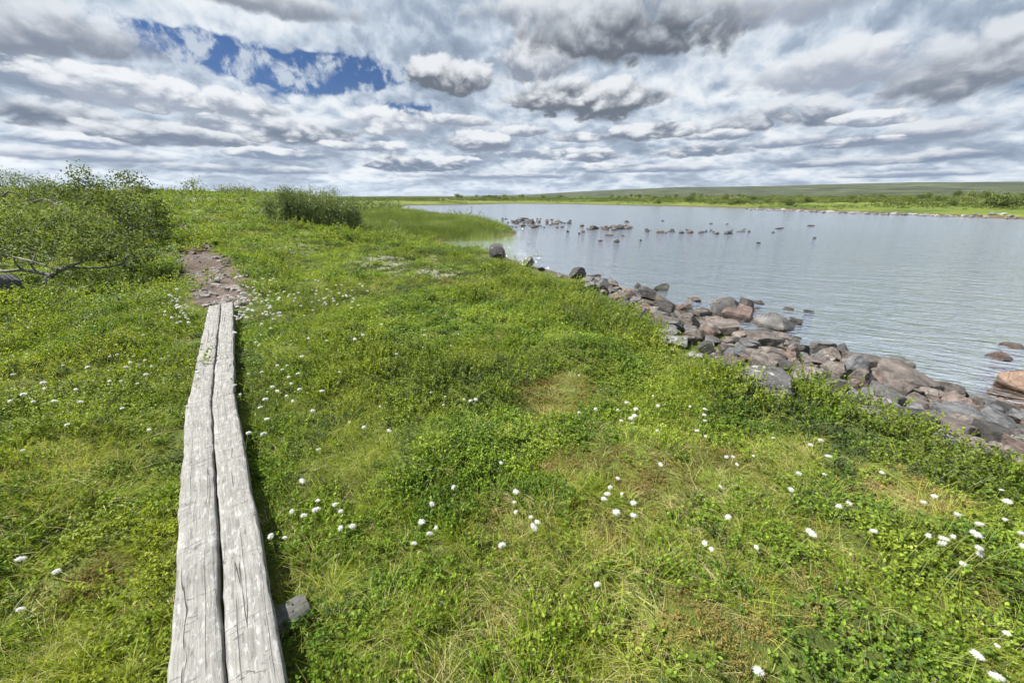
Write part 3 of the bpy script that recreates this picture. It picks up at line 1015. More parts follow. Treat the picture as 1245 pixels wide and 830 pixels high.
R_, A_ = ROCK_R, ROCK_A
shore_rocks = [
    # px, py, w, h, tint, mesh, lichen, label
    (604, 305, 23, 21, 'dark', R_[0], .5, 'upright dark rounded boulder at the edge of the reed bay'),
    (639, 318, 23, 15, 'green', A_[1], .8, 'squat boulder covered in greenish lichen beside the upright dark boulder'),
    (658, 326, 11, 7, 'dark', A_[3], .2, 'small dark stone next to the greenish lichened boulder'),
    (680, 334, 15, 7, 'grey', A_[2], .3, 'low grey stone half hidden by the bank between lichened and dark boulders'),
    (700, 331, 26, 18, 'dark', A_[0], .35, 'dark grey angular boulder standing where the stony shore begins'),
    (725, 336, 11, 6, 'dark', A_[4], .1, 'small dark stone alone in the water off the first angular boulder'),
    (717, 347, 22, 13, 'grey', A_[5], .4, 'grey lichened block against the bank behind the first angular boulder'),
    (731, 349, 10, 10, 'brown', A_[6], .1, 'small squarish brown stone at the waterline'),
    (741, 349, 7, 6, 'red', A_[1], .1, 'tiny reddish stone at the waterline beside a squarish brown one'),
    (752, 358, 26, 13, 'brown', A_[8], .1, 'long brown slab lying along the waterline'),
    (766, 353, 14, 8, 'pink', A_[7], .1, 'pinkish flat stone at the waterline'),
    (775, 348, 10, 9, 'dark', A_[2], .1, 'small dark pointed stone behind the pile at the waterline'),
    (785, 355, 24, 18, 'dark', A_[4], .2, 'dark brown sloping boulder leaning over the waterline'),
    (803, 350, 21, 13, 'green', A_[3], .3, 'blocky greenish-dark boulder farthest out in the shallow water'),
    (783, 369, 22, 14, 'brown', A_[0], .1, 'brown boulder wedged behind a dark wet block'),
    (765, 369, 18, 12, 'dark', A_[9], .1, 'dark wet stone low in the pile by the bank'),
    (806, 371, 29, 18, 'dark', A_[7], .1, 'dark grey wet block with a flat top at the water'),
    (772, 382, 24, 11, 'grey', A_[5], .3, 'flat grey stone against the green bank'),
    (809, 389, 38, 16, 'brown', A_[6], .1, 'wide brown slab in front of the dark wet block'),
    (835, 389, 32, 20, 'brown', A_[2], .1, 'brown ridged boulder in the middle of the stone belt'),
    (842, 364, 22, 8, 'tan', A_[8], .0, 'pale tan slab barely breaking the shallow water'),
    (882, 374, 46, 32, 'grey', R_[1], .3, 'big rounded grey boulder behind a rust-red wedge in the water'),
    (897, 381, 40, 24, 'red', A_[5], .05, 'large rust-red wedge boulder leaning on the big rounded grey one'),
    (906, 371, 20, 25, 'dark', A_[1], .1, 'dark upright block right beside the rust-red wedge'),
    (855, 379, 18, 11, 'dark', A_[9], .0, 'small blackish stone in the water beside the big rounded grey boulder'),
    (868, 386, 22, 11, 'pink', A_[4], .0, 'low pinkish stone at the foot of the big rounded grey boulder'),
    (923, 369, 17, 7, 'brown', A_[2], .0, 'flat brown stone in the water behind the dark upright block'),
    (919, 376, 9, 7, 'tan', A_[0], .0, 'small tan stone in the water beside the dark upright block'),
    (937, 391, 50, 28, 'grey', A_[8], .15, 'grey pyramid-shaped boulder sitting in the shallow water'),
    (957, 377, 14, 6, 'brown', A_[7], .0, 'small low brown stone out beyond the pyramid-shaped boulder'),
    (983, 379, 14, 6, 'dark', A_[3], .0, 'small black stone farthest out beyond the pyramid-shaped boulder'),
    (966, 392, 16, 12, 'dark', R_[2], .0, 'round dark stone in the water beside the pyramid-shaped boulder'),
    (873, 398, 48, 16, 'brown', A_[6], .1, 'long flat brown slab in front of the rust-red wedge'),
    (923, 410, 47, 25, 'brown', A_[3], .1, 'brown block with a flat top in front of the pyramid-shaped boulder'),
    (898, 405, 26, 13, 'red', A_[9], .0, 'reddish brown stone between the long flat slab and the flat-topped block'),
    (998, 421, 33, 26, 'grey', R_[0], .15, 'rounded grey boulder alone in the shallow water with a brown reflection'),
    (973, 421, 20, 16, 'dark', A_[5], .0, 'dark tilted stone in the water beside the rounded grey boulder'),
    (962, 425, 17, 15, 'red', A_[0], .0, 'small reddish stone leaning on a dark tilted one'),
    (967, 413, 13, 6, 'dark', A_[6], .0, 'small black stone just clear of the water behind the dark tilted stone'),
    (812, 403, 24, 12, 'grey', A_[1], .4, 'grey lichened stone at the upper edge of the stone belt'),
    (820, 415, 32, 14, 'pale', A_[4], .5, 'pale grey flat stone touching the green bank'),
    (842, 405, 24, 15, 'brown', A_[7], .1, 'brown tilted stone packed in the middle of the belt'),
    (858, 421, 24, 18, 'dark', A_[2], .1, 'dark angular stone with a steep face packed in the belt'),
    (862, 410, 30, 14, 'grey', A_[8], .1, 'grey narrow stone lying along the belt'),
    (885, 412, 28, 13, 'brown', A_[0], .1, 'brown stone under the long flat slab'),
    (845, 432, 26, 14, 'pale', A_[5], .5, 'pale stone poking out of the leaves at the bank'),
    (878, 437, 38, 26, 'tan', A_[3], .15, 'tan triangular boulder with a smooth sloping face by the bank'),
    (895, 428, 32, 16, 'blue', A_[9], .2, 'blue-grey flat stone beside the tan triangular boulder'),
    (914, 426, 26, 14, 'brown', A_[4], .1, 'brown stone just below the flat-topped block'),
    (931, 434, 32, 16, 'brown', A_[6], .1, 'brown wedge stone above the big pale boulder'),
    (948, 441, 26, 18, 'dark', A_[1], .1, 'dark brown stone above the right end of the big pale boulder'),
    (945, 427, 30, 12, 'pink', A_[2], .0, 'pinkish flat stone at the water between the flat-topped block and reddish stone'),
    (926, 456, 76, 34, 'grey', R_[0], .66, 'big pale boulder crusted with white lichen at the edge of the bank'),
    (981, 453, 50, 26, 'tan', A_[0], .15, 'big tan boulder with a rounded top beside the pale lichened one'),
    (990, 438, 34, 14, 'brown', A_[7], .05, 'long brown stone above the big tan boulder'),
    (1012, 445, 34, 18, 'brown', A_[5], .05, 'brown ridged stone between the tan boulder and the wide block'),
    (964, 437, 20, 12, 'pink', A_[8], .0, 'small pink stone above the big tan boulder'),
    (1036, 440, 28, 20, 'tan', A_[4], .05, 'smooth tan boulder side by side with the wide brown block'),
    (1053, 437, 50, 25, 'brown', A_[3], .1, 'wide brown block with a flat top at the water'),
    (1090, 442, 33, 17, 'grey', A_[1], .25, 'grey boulder with a pale top at the water beside the wide brown block'),
    (1070, 451, 24, 15, 'red', A_[9], .0, 'dark red angular stone wedged in front of the wide brown block'),
    (1102, 461, 74, 28, 'brown', R_[1], .1, 'largest smooth brown-grey slab with a rounded end at the water'),
    (1098, 472, 34, 15, 'brown', A_[6], .05, 'brown stone tucked under the largest smooth slab'),
    (1046, 457, 30, 25, 'brown', A_[2], .05, 'reddish brown upright boulder in the middle of the pile'),
    (1038, 464, 26, 15, 'red', A_[0], .0, 'dull red stone at the foot of the reddish brown upright boulder'),
    (1020, 465, 34, 20, 'blue', A_[8], .3, 'blue-grey sloping stone by the bank'),
    (1052, 476, 21, 20, 'blue', A_[5], .2, 'small blue-grey cube-like stone in the pile'),
    (1028, 481, 40, 17, 'dark', A_[4], .2, 'dark grey split slab along the bank'),
    (1070, 476, 22, 12, 'pink', A_[7], .0, 'small pink stone beside the cube-like stone'),
    (1105, 488, 42, 19, 'brown', A_[1], .1, 'brown rounded stone in front of the largest smooth slab'),
    (1127, 476, 22, 17, 'tan', A_[3], .05, 'tan stone with a lit top beside the rounded end of the slab'),
    (1136, 485, 15, 11, 'red', A_[9], .0, 'small blood-red dark stone beside a tan one'),
    (1131, 493, 20, 13, 'red', A_[6], .0, 'small red stone in front of the tan stone'),
    (1082, 495, 40, 15, 'pale', A_[0], .4, 'pale flat stone in the lower row of the belt'),
    (1056, 499, 44, 17, 'grey', A_[8], .5, 'grey lichened slab half under the leaves'),
    (1160, 488, 46, 13, 'pink', A_[2], .0, 'flat pinkish slab running out into the water'),
    (1162, 502, 56, 25, 'blue', A_[7], .15, 'long blue-grey block lying across the belt'),
    (1150, 518, 70, 22, 'brown', A_[5], .05, 'wide brown slab under the long blue-grey block'),
    (1118, 521, 20, 13, 'grey', A_[4], .4, 'small round grey stone by the leaves'),
    (1142, 529, 34, 18, 'pale', A_[3], .4, 'pale grey stone low at the bank below the brown slab'),
    (1204, 523, 46, 36, 'dark', A_[1], .2, 'big dark grey boulder with a sloping face'),
    (1211, 505, 36, 24, 'red', A_[6], .05, 'reddish brown boulder behind the big dark grey one'),
    (1217, 492, 40, 16, 'pink', A_[0], .0, 'flat pinkish brown slab under the orange boulder'),
    (1243, 466, 62, 42, 'orange', A_[3], .05, 'big orange-brown boulder with dark cracks standing in the water'),
    (1241, 497, 18, 14, 'orange', A_[9], .0, 'small orange stone below the big orange-brown boulder'),
    (1238, 520, 34, 17, 'grey', A_[2], .2, 'grey flat boulder beside the big dark grey one'),
    (1238, 536, 38, 30, 'green', R_[0], .75, 'greenish lichened boulder at the end of the belt by the bushes'),
    (1180, 536, 44, 16, 'tan', A_[8], .1, 'tan flat stone between the brown slab and dark boulder'),
    (1198, 552, 44, 14, 'dark', A_[5], .3, 'dark flat slab half under the leafy twigs'),
    (1170, 545, 24, 12, 'grey', A_[4], .2, 'grey small stone at the leafy edge'),
    (1214, 435, 29, 11, 'red', A_[2], .0, 'dark red stone alone out in the open water'),
    (1231, 423, 27, 7, 'pink', A_[8], .0, 'low pinkish stone awash beyond the dark red one'),
    (1060, 485, 18, 12, 'tan', A_[6], .0, 'small tan stone behind the grey lichened slab'),
    (1086, 480, 22, 12, 'grey', A_[3], .1, 'small grey stone behind the brown rounded one'),
]
for (px, py, w, h, tint, me, li, lab) in shore_rocks:
    put_rock(px, py, w, h, tint, lab, me, li, tilt=0.26, zmin=LAKE_Z - 0.04)

# smaller stones that fill the gaps of the belt
belt_px = [(1245, 545), (1180, 530), (1110, 505), (1040, 478), (960, 452), (880, 430), (820, 405), (775, 376), (745, 358), (715, 345)]
cnt = 0
tries = 0
NAMED = [(a, b, sh[7]) for (a, b, _, _), sh in zip(ROCK_SPOTS, shore_rocks)]


def short_name(lab):
    """the plain noun phrase at the head of a label"""
    w = lab.split()
    stop = {'at', 'beside', 'with', 'in', 'by', 'behind', 'between', 'under', 'leaning', 'standing', 'lying', 'against', 'covered', 'next', 'half', 'alone', 'low', 'farthest', 'wedged',
            'barely', 'right', 'sitting', 'out', 'just', 'packed', 'touching', 'poking', 'above', 'crusted', 'side', 'tucked', 'along', 'running', 'where', 'tilted,', 'along', 'below', 'awash'}
    k = next((i for i, q in enumerate(w) if i > 1 and q in stop), len(w))
    return ' '.join(w[:min(k, 7)])


TINT_WORD = {'grey': 'grey', 'brown': 'brown', 'dark': 'dark', 'tan': 'tan', 'red': 'reddish', 'blue': 'blue-grey'}
while cnt < 190 and tries < 6000:
    tries += 1
    k = random.random() * (len(belt_px) - 1)
    i = int(k)
    fpx = belt_px[i][0] + (belt_px[i + 1][0] - belt_px[i][0]) * (k - i)
    fpy = belt_px[i][1] + (belt_px[i + 1][1] - belt_px[i][1]) * (k - i)
    sp = 10 + 26 * (i < 6)
    qx, qy = fpx + random.uniform(-0.3, 1) * sp * 0.9, fpy + random.uniform(-1.0, 0.5) * sp
    p, t = hit(qx, qy, 0.0, LAKE_Z - 0.04)
    dl = float(lake_d(np.array([p[0]]), np.array([p[1]]))[0])
    if dl < -0.8 or dl > 2.4:
        continue
    s = random.uniform(0.12, 0.36)
    if any((p[0] - a) ** 2 + (p[1] - b) ** 2 < (0.62 * r + 0.30 * s) ** 2 for a, b, r, _ in ROCK_SPOTS):
        continue
    tn = random.choice(['grey', 'brown', 'dark', 'tan', 'brown', 'red', 'blue'])
    nb = min(NAMED, key=lambda q: (q[0] - p[0]) ** 2 + (q[1] - p[1]) ** 2)
    o = put_rock(qx, qy, s / t * FPX, s / t * FPX * 0.6, tn, 'small angular %s stone filling a gap next to the %s' % (TINT_WORD[tn], short_name(nb[2])),
                 random.choice(ROCK_S), random.uniform(0, .3), yaw=random.uniform(0, 6.28), tilt=0.35, name='stone',
                 group='stones filling the stony shore', at=(p, t))
    cnt += 1

# stones of the reef that breaks the lake surface
def reef(cells, label, group, tints=('brown', 'dark', 'dark', 'red', 'grey')):
    for (px, py, w, h) in cells:
        p = at_z(px, py + h * 0.4, LAKE_Z)
        t = (p[1]) / (ray(px, py + h * 0.4)[1])
        put_rock(px, py, w, h, random.choice(tints), label, random.choice(ROCK_S), random.uniform(0, .2), tilt=0.2, name='reef_stone',
                 group=group, zmin=LAKE_Z, at=(p, t), sink=0.3, hmin=0.18, depth=0.7, hk=0.7)


def strip(n, x0, x1, y0, y1, w0, w1, bias=None):
    r = []
    for _ in range(n):
        x = random.uniform(x0, x1)
        if bias:
            x = bias + (x - bias) * random.random() ** 0.6
        w = random.uniform(w0, w1) * random.choice((0.5, 0.7, 0.8, 1.1))
        r.append((x, random.uniform(y0, y1), w, w * random.uniform(0.38, 0.7)))
    return r


reef([(645, 269, 11, 8), (592, 277.5, 17, 6), (617, 277, 12, 4), (634, 267, 11, 5), (626, 269, 9, 5)] + strip(66, 600, 712, 265, 276, 3.5, 8, 640),
     'dark brown stone of the reef running out from the tip of the reed bed', 'reef stones off the reed bed')
reef([(722, 276, 13, 7), (735, 277, 12, 5), (752, 276, 15, 7), (763, 276, 10, 6), (748, 275, 12, 5)] + strip(34, 706, 785, 273.5, 279.5, 3.5, 8, 742),
     'brown stone in the low heap of stones in the middle of the lake', 'stones of the heap in the middle of the lake')
reef([(750, 292.5, 9, 5)], 'single dark stone standing clear of the water near the stone heap', 'lone stones in the lake', ('dark',))
reef([(741, 285, 12, 4)], 'flat pale pink slab awash in front of the stone heap in the lake', 'lone stones in the lake', ('pink',))
reef([(730, 292, 6, 3), (704, 283, 4, 3), (709, 281, 5, 4), (757, 286, 5, 2.5), (779, 291.5, 4, 3), (690, 281, 4, 3)],
     'small stone dotted in the water around the stone heap in the lake', 'small stones around the heap')
reef([(803, 281, 11, 5), (839, 281, 10, 5), (828, 282, 8, 4), (817, 280.5, 10, 3), (885, 282.5, 11, 5), (872, 283, 6, 4), (853, 281.5, 8, 4),
      (900, 281, 9, 3), (911, 281, 4, 3), (787, 280, 6, 4)] + strip(22, 785, 915, 278, 283.5, 3, 6),
     'stone in the broken line of small stones trailing across the open lake', 'stones trailing across the open lake')
reef([(986, 274, 9, 2.5), (947, 277.5, 11, 2), (940, 282, 5, 2.5), (990, 289, 4, 3), (922, 295, 5, 2.5), (806, 268, 4, 2), (762, 269, 8, 3), (864, 271.5, 6, 2),
      (884, 272, 4, 2), (693, 268, 4, 2)],
     'lone dark stone far out in the open lake', 'lone stones far out in the lake')

# pale boulders washed out along the opposite shore
for k in range(64):
    px = 905 + 335 * (k + random.random() * 0.9) / 64.0
    py = np.interp(px, [900, 1000, 1245], [254.5, 258.5, 266.5]) + random.uniform(-0.6, 0.6)
    w = random.uniform(3.0, 7.5)
    p = at_z(px, py, LAKE_Z)
    t = p[1] / ray(px, py)[1]
    put_rock(px, py, w, w * 0.45, random.choice(['pale', 'tan', 'grey', 'pale']), 'pale stone in the row of stones along the opposite shore of the lake',
             random.choice(ROCK_S), 0.3, name='washed_stone', group='stones along the opposite shore', at=(p, t), zmin=LAKE_Z, sink=0.25)


# ------------------------------------------------------------------ footpath with its flat stones
def footpath():
    pts = []
    for i in range(len(PATH) - 1):
        for k in range(10):
            s = k / 10
            pts.append((PATH[i][0] * (1 - s) + PATH[i + 1][0] * s, PATH[i][1] * (1 - s) + PATH[i + 1][1] * s))
    pts = np.array(pts)
    V, Q = [], []
    nw = 11
    for i, p in enumerate(pts):
        t = pts[min(i + 1, len(pts) - 1)] - pts[max(i - 1, 0)]
        t /= np.linalg.norm(t)
        n = np.array([-t[1], t[0]])
        s = i / (len(pts) - 1)
        wd = np.interp(s, [0, .10, .3, .6, .75, 1], [0.20, 0.40, 0.66, 0.60, 0.36, 0.22])
        for j in range(nw):
            u = -1 + 2 * j / (nw - 1)
            ww = wd * (1 + 0.5 * (float(vnoise(i * 0.4, 3 if u < 0 else 9, 77)) - 0.5))
            q = p + n * u * ww
            V.append((q[0], q[1], 0.0 if abs(u) < 1 else -0.05))
    V = np.array(V)
    V[:, 2] += height(V[:, 0], V[:, 1]) + 0.012 + 0.03 * (fbm(V[:, 0] * 4, V[:, 1] * 4, 5, 3) - 0.3)
    for i in range(len(pts) - 1):
        for j in range(nw - 1):
            a = i * nw + j
            Q.append((a, a + nw, a + nw + 1, a + 1))
    o = obj('footpath', np_mesh('footpath', V, np.array(Q)[:, ::-1], True), M['mud'])
    tag(o, 'trodden brown footpath strewn with flat stones beyond the end of the planks', 'path', kind='structure')
    for k in range(190):
        i = random.randrange(3, 46)
        c = pts[i]
        t = pts[i + 1] - pts[i - 1]
        t /= np.linalg.norm(t)
        n = np.array([-t[1], t[0]])
        s = i / (len(pts) - 1)
        wd = np.interp(s, [0, .10, .3, .6, .75, 1], [0.20, 0.40, 0.64, 0.56, 0.33, 0.2])
        q = c + n * random.uniform(-0.85, 0.9) * wd + t * random.uniform(-.1, .1)
        st = obj('stone', random.choice(ROCK_S), None, o)
        w = random.choice((0.09, 0.12, 0.14, 0.17, 0.2, 0.28)) * random.uniform(0.85, 1.2)
        hh = random.uniform(0.05, 0.09)
        st.scale = (w, w * random.uniform(0.45, 0.9), hh)
        st.rotation_euler = (random.uniform(-.15, .15), random.uniform(-.15, .15), random.uniform(0, 6.28))
        st.location = (q[0], q[1], hz1(*q) + 0.012)
        c3 = random.choice([(0.11, 0.092, 0.085), (0.15, 0.131, 0.122), (0.09, 0.08, 0.075), (0.19, 0.17, 0.16)])
        st.color = c3 + (0.15,)


footpath()
put_rock(211, 298.5, 14, 5, 'pale', 'pale flat stone lying beside the far end of the footpath', A_[2], .5, group='stones by the path')


# ------------------------------------------------------------------ shrubs and trees
def tubes(segs, sides=5):
    """segs: (n,8) p0 p1 r0 r1"""
    segs = np.asarray(segs, float)
    p0, p1 = segs[:, :3], segs[:, 3:6]
    d = p1 - p0
    L = np.linalg.norm(d, axis=1, keepdims=True)
    d = d / np.maximum(L, 1e-6)
    ref = np.where(np.abs(d[:, 2:3]) > 0.9, np.array([[1.0, 0, 0]]), np.array([[0, 0, 1.0]]))
    u = np.cross(d, ref)
    u /= np.linalg.norm(u, axis=1, keepdims=True)
    w = np.cross(d, u)
    a = np.linspace(0, 2 * np.pi, sides, endpoint=False)
    ring = np.cos(a)[None, :, None] * u[:, None] + np.sin(a)[None, :, None] * w[:, None]
    A = p0[:, None] + ring * segs[:, 6][:, None, None]
    B = p1[:, None] + ring * segs[:, 7][:, None, None]
    V = np.concatenate([A, B], 1).reshape(-1, 3)
    n = len(segs)
    base = (np.arange(n) * 2 * sides)[:, None]
    j = np.arange(sides)[None]
    j2 = (j + 1) % sides
    F = np.stack([base + j, base + sides + j, base + sides + j2, base + j2], -1).reshape(-1, 4)
    return V, F[:, ::-1]


def leaf_quads(pos, dirv, size, rg, slim=0.55, fold=0.25):
    """rounded folded leaves: 6 vertices, 4 triangles each"""
    n = len(pos)
    d = dirv / np.maximum(np.linalg.norm(dirv, axis=1, keepdims=True), 1e-6)
    nrm = rg.normal(size=(n, 3)) * 0.55 + np.array([0, 0, 1.0])
    s = np.cross(d, nrm)
    s /= np.maximum(np.linalg.norm(s, axis=1, keepdims=True), 1e-6)
    up = np.cross(s, d)
    L = size[:, None]
    w = L * slim * 0.5
    v0 = pos
    v1 = pos + d * L * 0.35 + s * w + up * w * fold
    v2 = pos + d * L * 0.75 + s * w * 0.72 + up * w * fold
    v3 = pos + d * L
    v4 = pos + d * L * 0.75 - s * w * 0.72 + up * w * fold
    v5 = pos + d * L * 0.35 - s * w + up * w * fold
    V = np.stack([v0, v1, v2, v3, v4, v5], 1).reshape(-1, 3)
    b = (np.arange(n) * 6)[:, None]
    F = np.concatenate([b + np.array([[0, 1, 2, 3]]), b + np.array([[0, 3, 4, 5]])], 0)
    return V, F


def grow(roots, attractors, rg, step=0.16, wobble=0.3, reach=0.5):
    """connects every attractor to the nearest growing limb; returns nodes, parents, tip flags"""
    nodes = [np.array(r[0], float) for r in roots]
    par = [r[1] for r in roots]
    order = np.argsort([min(np.linalg.norm(a - n) for n in nodes) for a in attractors])
    for oi_ in order:
        a = attractors[oi_]
        N = np.array(nodes)
        dd = np.linalg.norm(N - a, axis=1) + 0.35 * np.maximum(N[:, 2] - a[2], 0)
        i = int(np.argmin(dd))
        p = nodes[i]
        L = np.linalg.norm(a - p)
        if L < step * 0.4:
            continue
        k = max(1, int(round(L / step)))
        cur = i
        side = rg.normal(size=3) * wobble * L * 0.28
        for s in range(1, k + 1):
            f = s / k
            q = p * (1 - f) + a * f + side * math.sin(math.pi * f) + rg.normal(size=3) * step * wobble * 0.25
            nodes.append(q)
            par.append(cur)
            cur = len(nodes) - 1
    return np.array(nodes), np.array(par)


def skeleton_mesh(nodes, par, r_tip, r_pow, r_max):
    n = len(nodes)
    load = np.zeros(n)
    kids = np.zeros(n, int)
    for i in range(n):
        if par[i] >= 0:
            kids[par[i]] += 1
    load[kids == 0] = 1
    order = range(n - 1, -1, -1)
    for i in order:
        if par[i] >= 0:
            load[par[i]] += load[i]
    rad = np.minimum(r_tip * np.maximum(load, 1) ** r_pow, r_max)
    segs = []
    for i in range(n):
        if par[i] >= 0:
            segs.append(np.concatenate([nodes[par[i]], nodes[i], [min(rad[par[i]], rad[i] * 1.6), rad[i]]]))
    segs = np.array(segs)
    thick = segs[:, 6] > 0.012
    Vs, Fs, b = [], [], 0
    for m, sd in ((thick, 7), (~thick, 3)):
        if m.any():
            V, F = tubes(segs[m], sd)
            Vs.append(V)
            Fs.append(F + b)
            b += len(V)
    return np.concatenate(Vs), np.concatenate(Fs), rad, kids


def woody(name, label, cat, base, roots, attractors, leafmat, barkmat, seed, leaf=(0.02, 0.035), per=26, spread=0.11, lean=(0, 0, 0.25),
          r_tip=0.0028, r_pow=0.5, r_max=0.09, slim=0.6, step=0.16, wobble=0.35, group=None, trunk_name='trunk', bare=0.0, extra=None, tipk=2.6):
    """shrub or tree at base (world); roots and attractors are relative to it"""
    rg = np.random.default_rng(seed)
    nodes, par = grow(roots, attractors, rg, step, wobble)
    V, F, rad, kids = skeleton_mesh(nodes, par, r_tip, r_pow, r_max)
    if extra is not None:
        V2, F2 = tubes(extra, 6)
        F = np.concatenate([F, F2 + len(V)])
        V = np.concatenate([V, V2])
    root = empty(name, base)
    tag(root, label, cat, group)
    obj(trunk_name, np_mesh(trunk_name, V, F, True), barkmat, root)
    thin = np.where((rad < r_tip * tipk) & (par >= 0))[0]
    if bare > 0:
        thin = thin[rg.random(len(thin)) > bare]
    idx = np.repeat(thin, per)
    f = rg.random((len(idx), 1))
    pos = nodes[par[idx]] * (1 - f) + nodes[idx] * f
    tw = nodes[idx] - nodes[par[idx]]
    pos = pos + rg.normal(size=pos.shape) * spread * 0.5
    dirv = tw / (np.linalg.norm(tw, axis=1, keepdims=True) + 1e-6) * 0.6 + rg.normal(size=pos.shape) * 0.6 + np.array(lean)
    LV, LF = leaf_quads(pos, dirv, rg.uniform(leaf[0], leaf[1], len(pos)), rg, slim)
    obj('crown', np_mesh('crown', LV, LF), leafmat, root)
    return root


def ell(rg, n, c, r, shell=0.0):
    """points in an ellipsoid; shell pushes them outwards"""
    d = rg.normal(size=(n, 3))
    d /= np.linalg.norm(d, axis=1, keepdims=True)
    q = rg.random((n, 1)) ** (1 / 3.0)
    q = q * (1 - shell) + shell
    return np.array(c) + d * q * np.array(r)


def px_off(px, py, t, base):
    """offset from base of the point seen at a pixel, at the given depth"""
    return ray(px, py) * t + np.array([0, 0, CAM_H]) - np.array(base)


# -- gnarled birch beside the path, crooked trunk with limbs to both sides
rg = np.random.default_rng(5)
bp, bt = hit(58, 357)
bp[2] = hz1(bp[0], bp[1]) - 0.03
def o_(px, py, dt=0.0):
    return px_off(px, py, bt + dt, bp)
trunk = [(o_(55, 358), -1), (o_(53, 348), 0), (o_(58, 338, .1), 1), (o_(68, 331, .1), 2), (o_(84, 324, .2), 3), (o_(100, 318, .3), 4), (o_(118, 312, .3), 5),
         (o_(62, 334, .2), 2), (o_(44, 331, .2), 7), (o_(26, 328, .3), 8), (o_(6, 330, .3), 9), (o_(-16, 326, .4), 10),
         (o_(70, 328, -.2), 3), (o_(40, 318, -.3), 12), (o_(14, 312, -.3), 13), (o_(-12, 304, -.3), 14),
         (o_(58, 346, -.1), 1), (o_(66, 343, -.2), 16), (o_(76, 347, -.3), 17), (o_(96, 352, -.3), 18),
         (o_(100, 326, .5), 4), (o_(130, 325, .7), 20), (o_(150, 321, .9), 21),
         (o_(38, 349, .2), 1), (o_(20, 346, .2), 23), (o_(2, 342, .3), 24)]
att = np.concatenate([ell(rg, 120, o_(10, 285, .3), (1.25, 1.2, 0.62)), ell(rg, 120, o_(70, 282, .6), (1.0, 1.1, 0.52)), ell(rg, 80, o_(125, 298, .9), (0.65, .9, .36)),
                      ell(rg, 70, o_(-50, 285, .3), (0.8, 1.1, .6)), ell(rg, 22, o_(165, 312, 1.0), (0.45, .5, .2)), ell(rg, 46, o_(30, 306, 0), (1.2, .6, .16)), ell(rg, 46, o_(95, 303, .3), (.7, .7, .2))])
woody('mountain_birch', 'gnarled low birch with crooked grey trunk and spreading limbs beside the footpath', 'tree', tuple(bp), trunk, att,
      M['birch_leaf'], M['bark'], 6, leaf=(0.032, 0.052), per=26, spread=0.115, r_tip=0.0036, r_pow=0.5, r_max=0.10, tipk=1.6, slim=0.8, step=0.15, wobble=0.5,
      lean=(0.25, 0, 0.15), bare=0.1)
put_rock(4, 345, 36, 32, 'grey', 'grey weathered boulder under the limbs of the gnarled birch', A_[4], .45, group='boulders on the moor')

# -- wind-combed birch shrubs behind it
def shrub_px(name, label, base_px, blobs, leafmat, seed, n_stems=6, t_add=0.0, base=None, depth_f=0.8, **kw):
    """blobs: (px, py, rx, ry, count) crown lobes seen in the photo at the depth of the base"""
    rg = np.random.default_rng(seed)
    if base is None:
        b, t = hit(*base_px)
    else:
        b, t = base
    b = np.array(b)
    b[2] = hz1(b[0], b[1]) - 0.03
    lobes = []
    for (px, py, rx, ry, n) in blobs:
        c = px_off(px, py, t, b)
        a = rx / FPX * t
        lobes.append(ell(rg, n, c, (a, a * depth_f, ry / FPX * t)))
    att = np.concatenate(lobes)
    att[:, 2] = np.maximum(att[:, 2], 0.08)
    roots = [(np.array([0, 0, -0.05]), -1)]
    for k in range(n_stems):
        a = rg.uniform(0, 6.28)
        roots.append((np.array([math.cos(a) * 0.16, math.sin(a) * 0.16, 0.02]), 0))
        roots.append((np.array([math.cos(a) * 0.28, math.sin(a) * 0.24, 0.25]), len(roots) - 1))
    return woody(name, label, 'shrub', tuple(b), roots, att, leafmat, M['bark'], seed, **kw)


shrub_px('birch_shrub', 'tall wind-combed birch shrub with ragged twigs standing behind the gnarled birch', (150, 297),
         [(120, 262, 46, 30, 150), (165, 265, 38, 30, 150), (98, 216, 14, 15, 44), (112, 232, 28, 16, 80), (160, 230, 26, 11, 46), (156, 215, 14, 6, 14), (80, 234, 20, 12, 36),
          (190, 275, 18, 20, 50), (135, 250, 34, 16, 60)], M['birch_leaf'], 21, n_stems=9, leaf=(0.045, 0.075), per=20, spread=0.2, tipk=1.7, r_tip=0.005, r_max=0.06,
         slim=0.75, step=0.26, lean=(0.2, 0, 0.3))
shrub_px('birch_shrub', 'dense dark birch shrub farther up the slope behind the wind-combed one', (40, 290),
         [(25, 228, 48, 16, 150), (60, 238, 34, 18, 100), (5, 216, 18, 8, 24), (-40, 232, 40, 20, 70), (85, 246, 20, 14, 50)], M['birch_leaf'], 22, n_stems=8,
         base=(at_z(30, 262, 0.9), 21.0), leaf=(0.05, 0.085), per=20, spread=0.3, r_tip=0.006, r_max=0.06, slim=0.7, step=0.4, lean=(0.2, 0, 0.3))

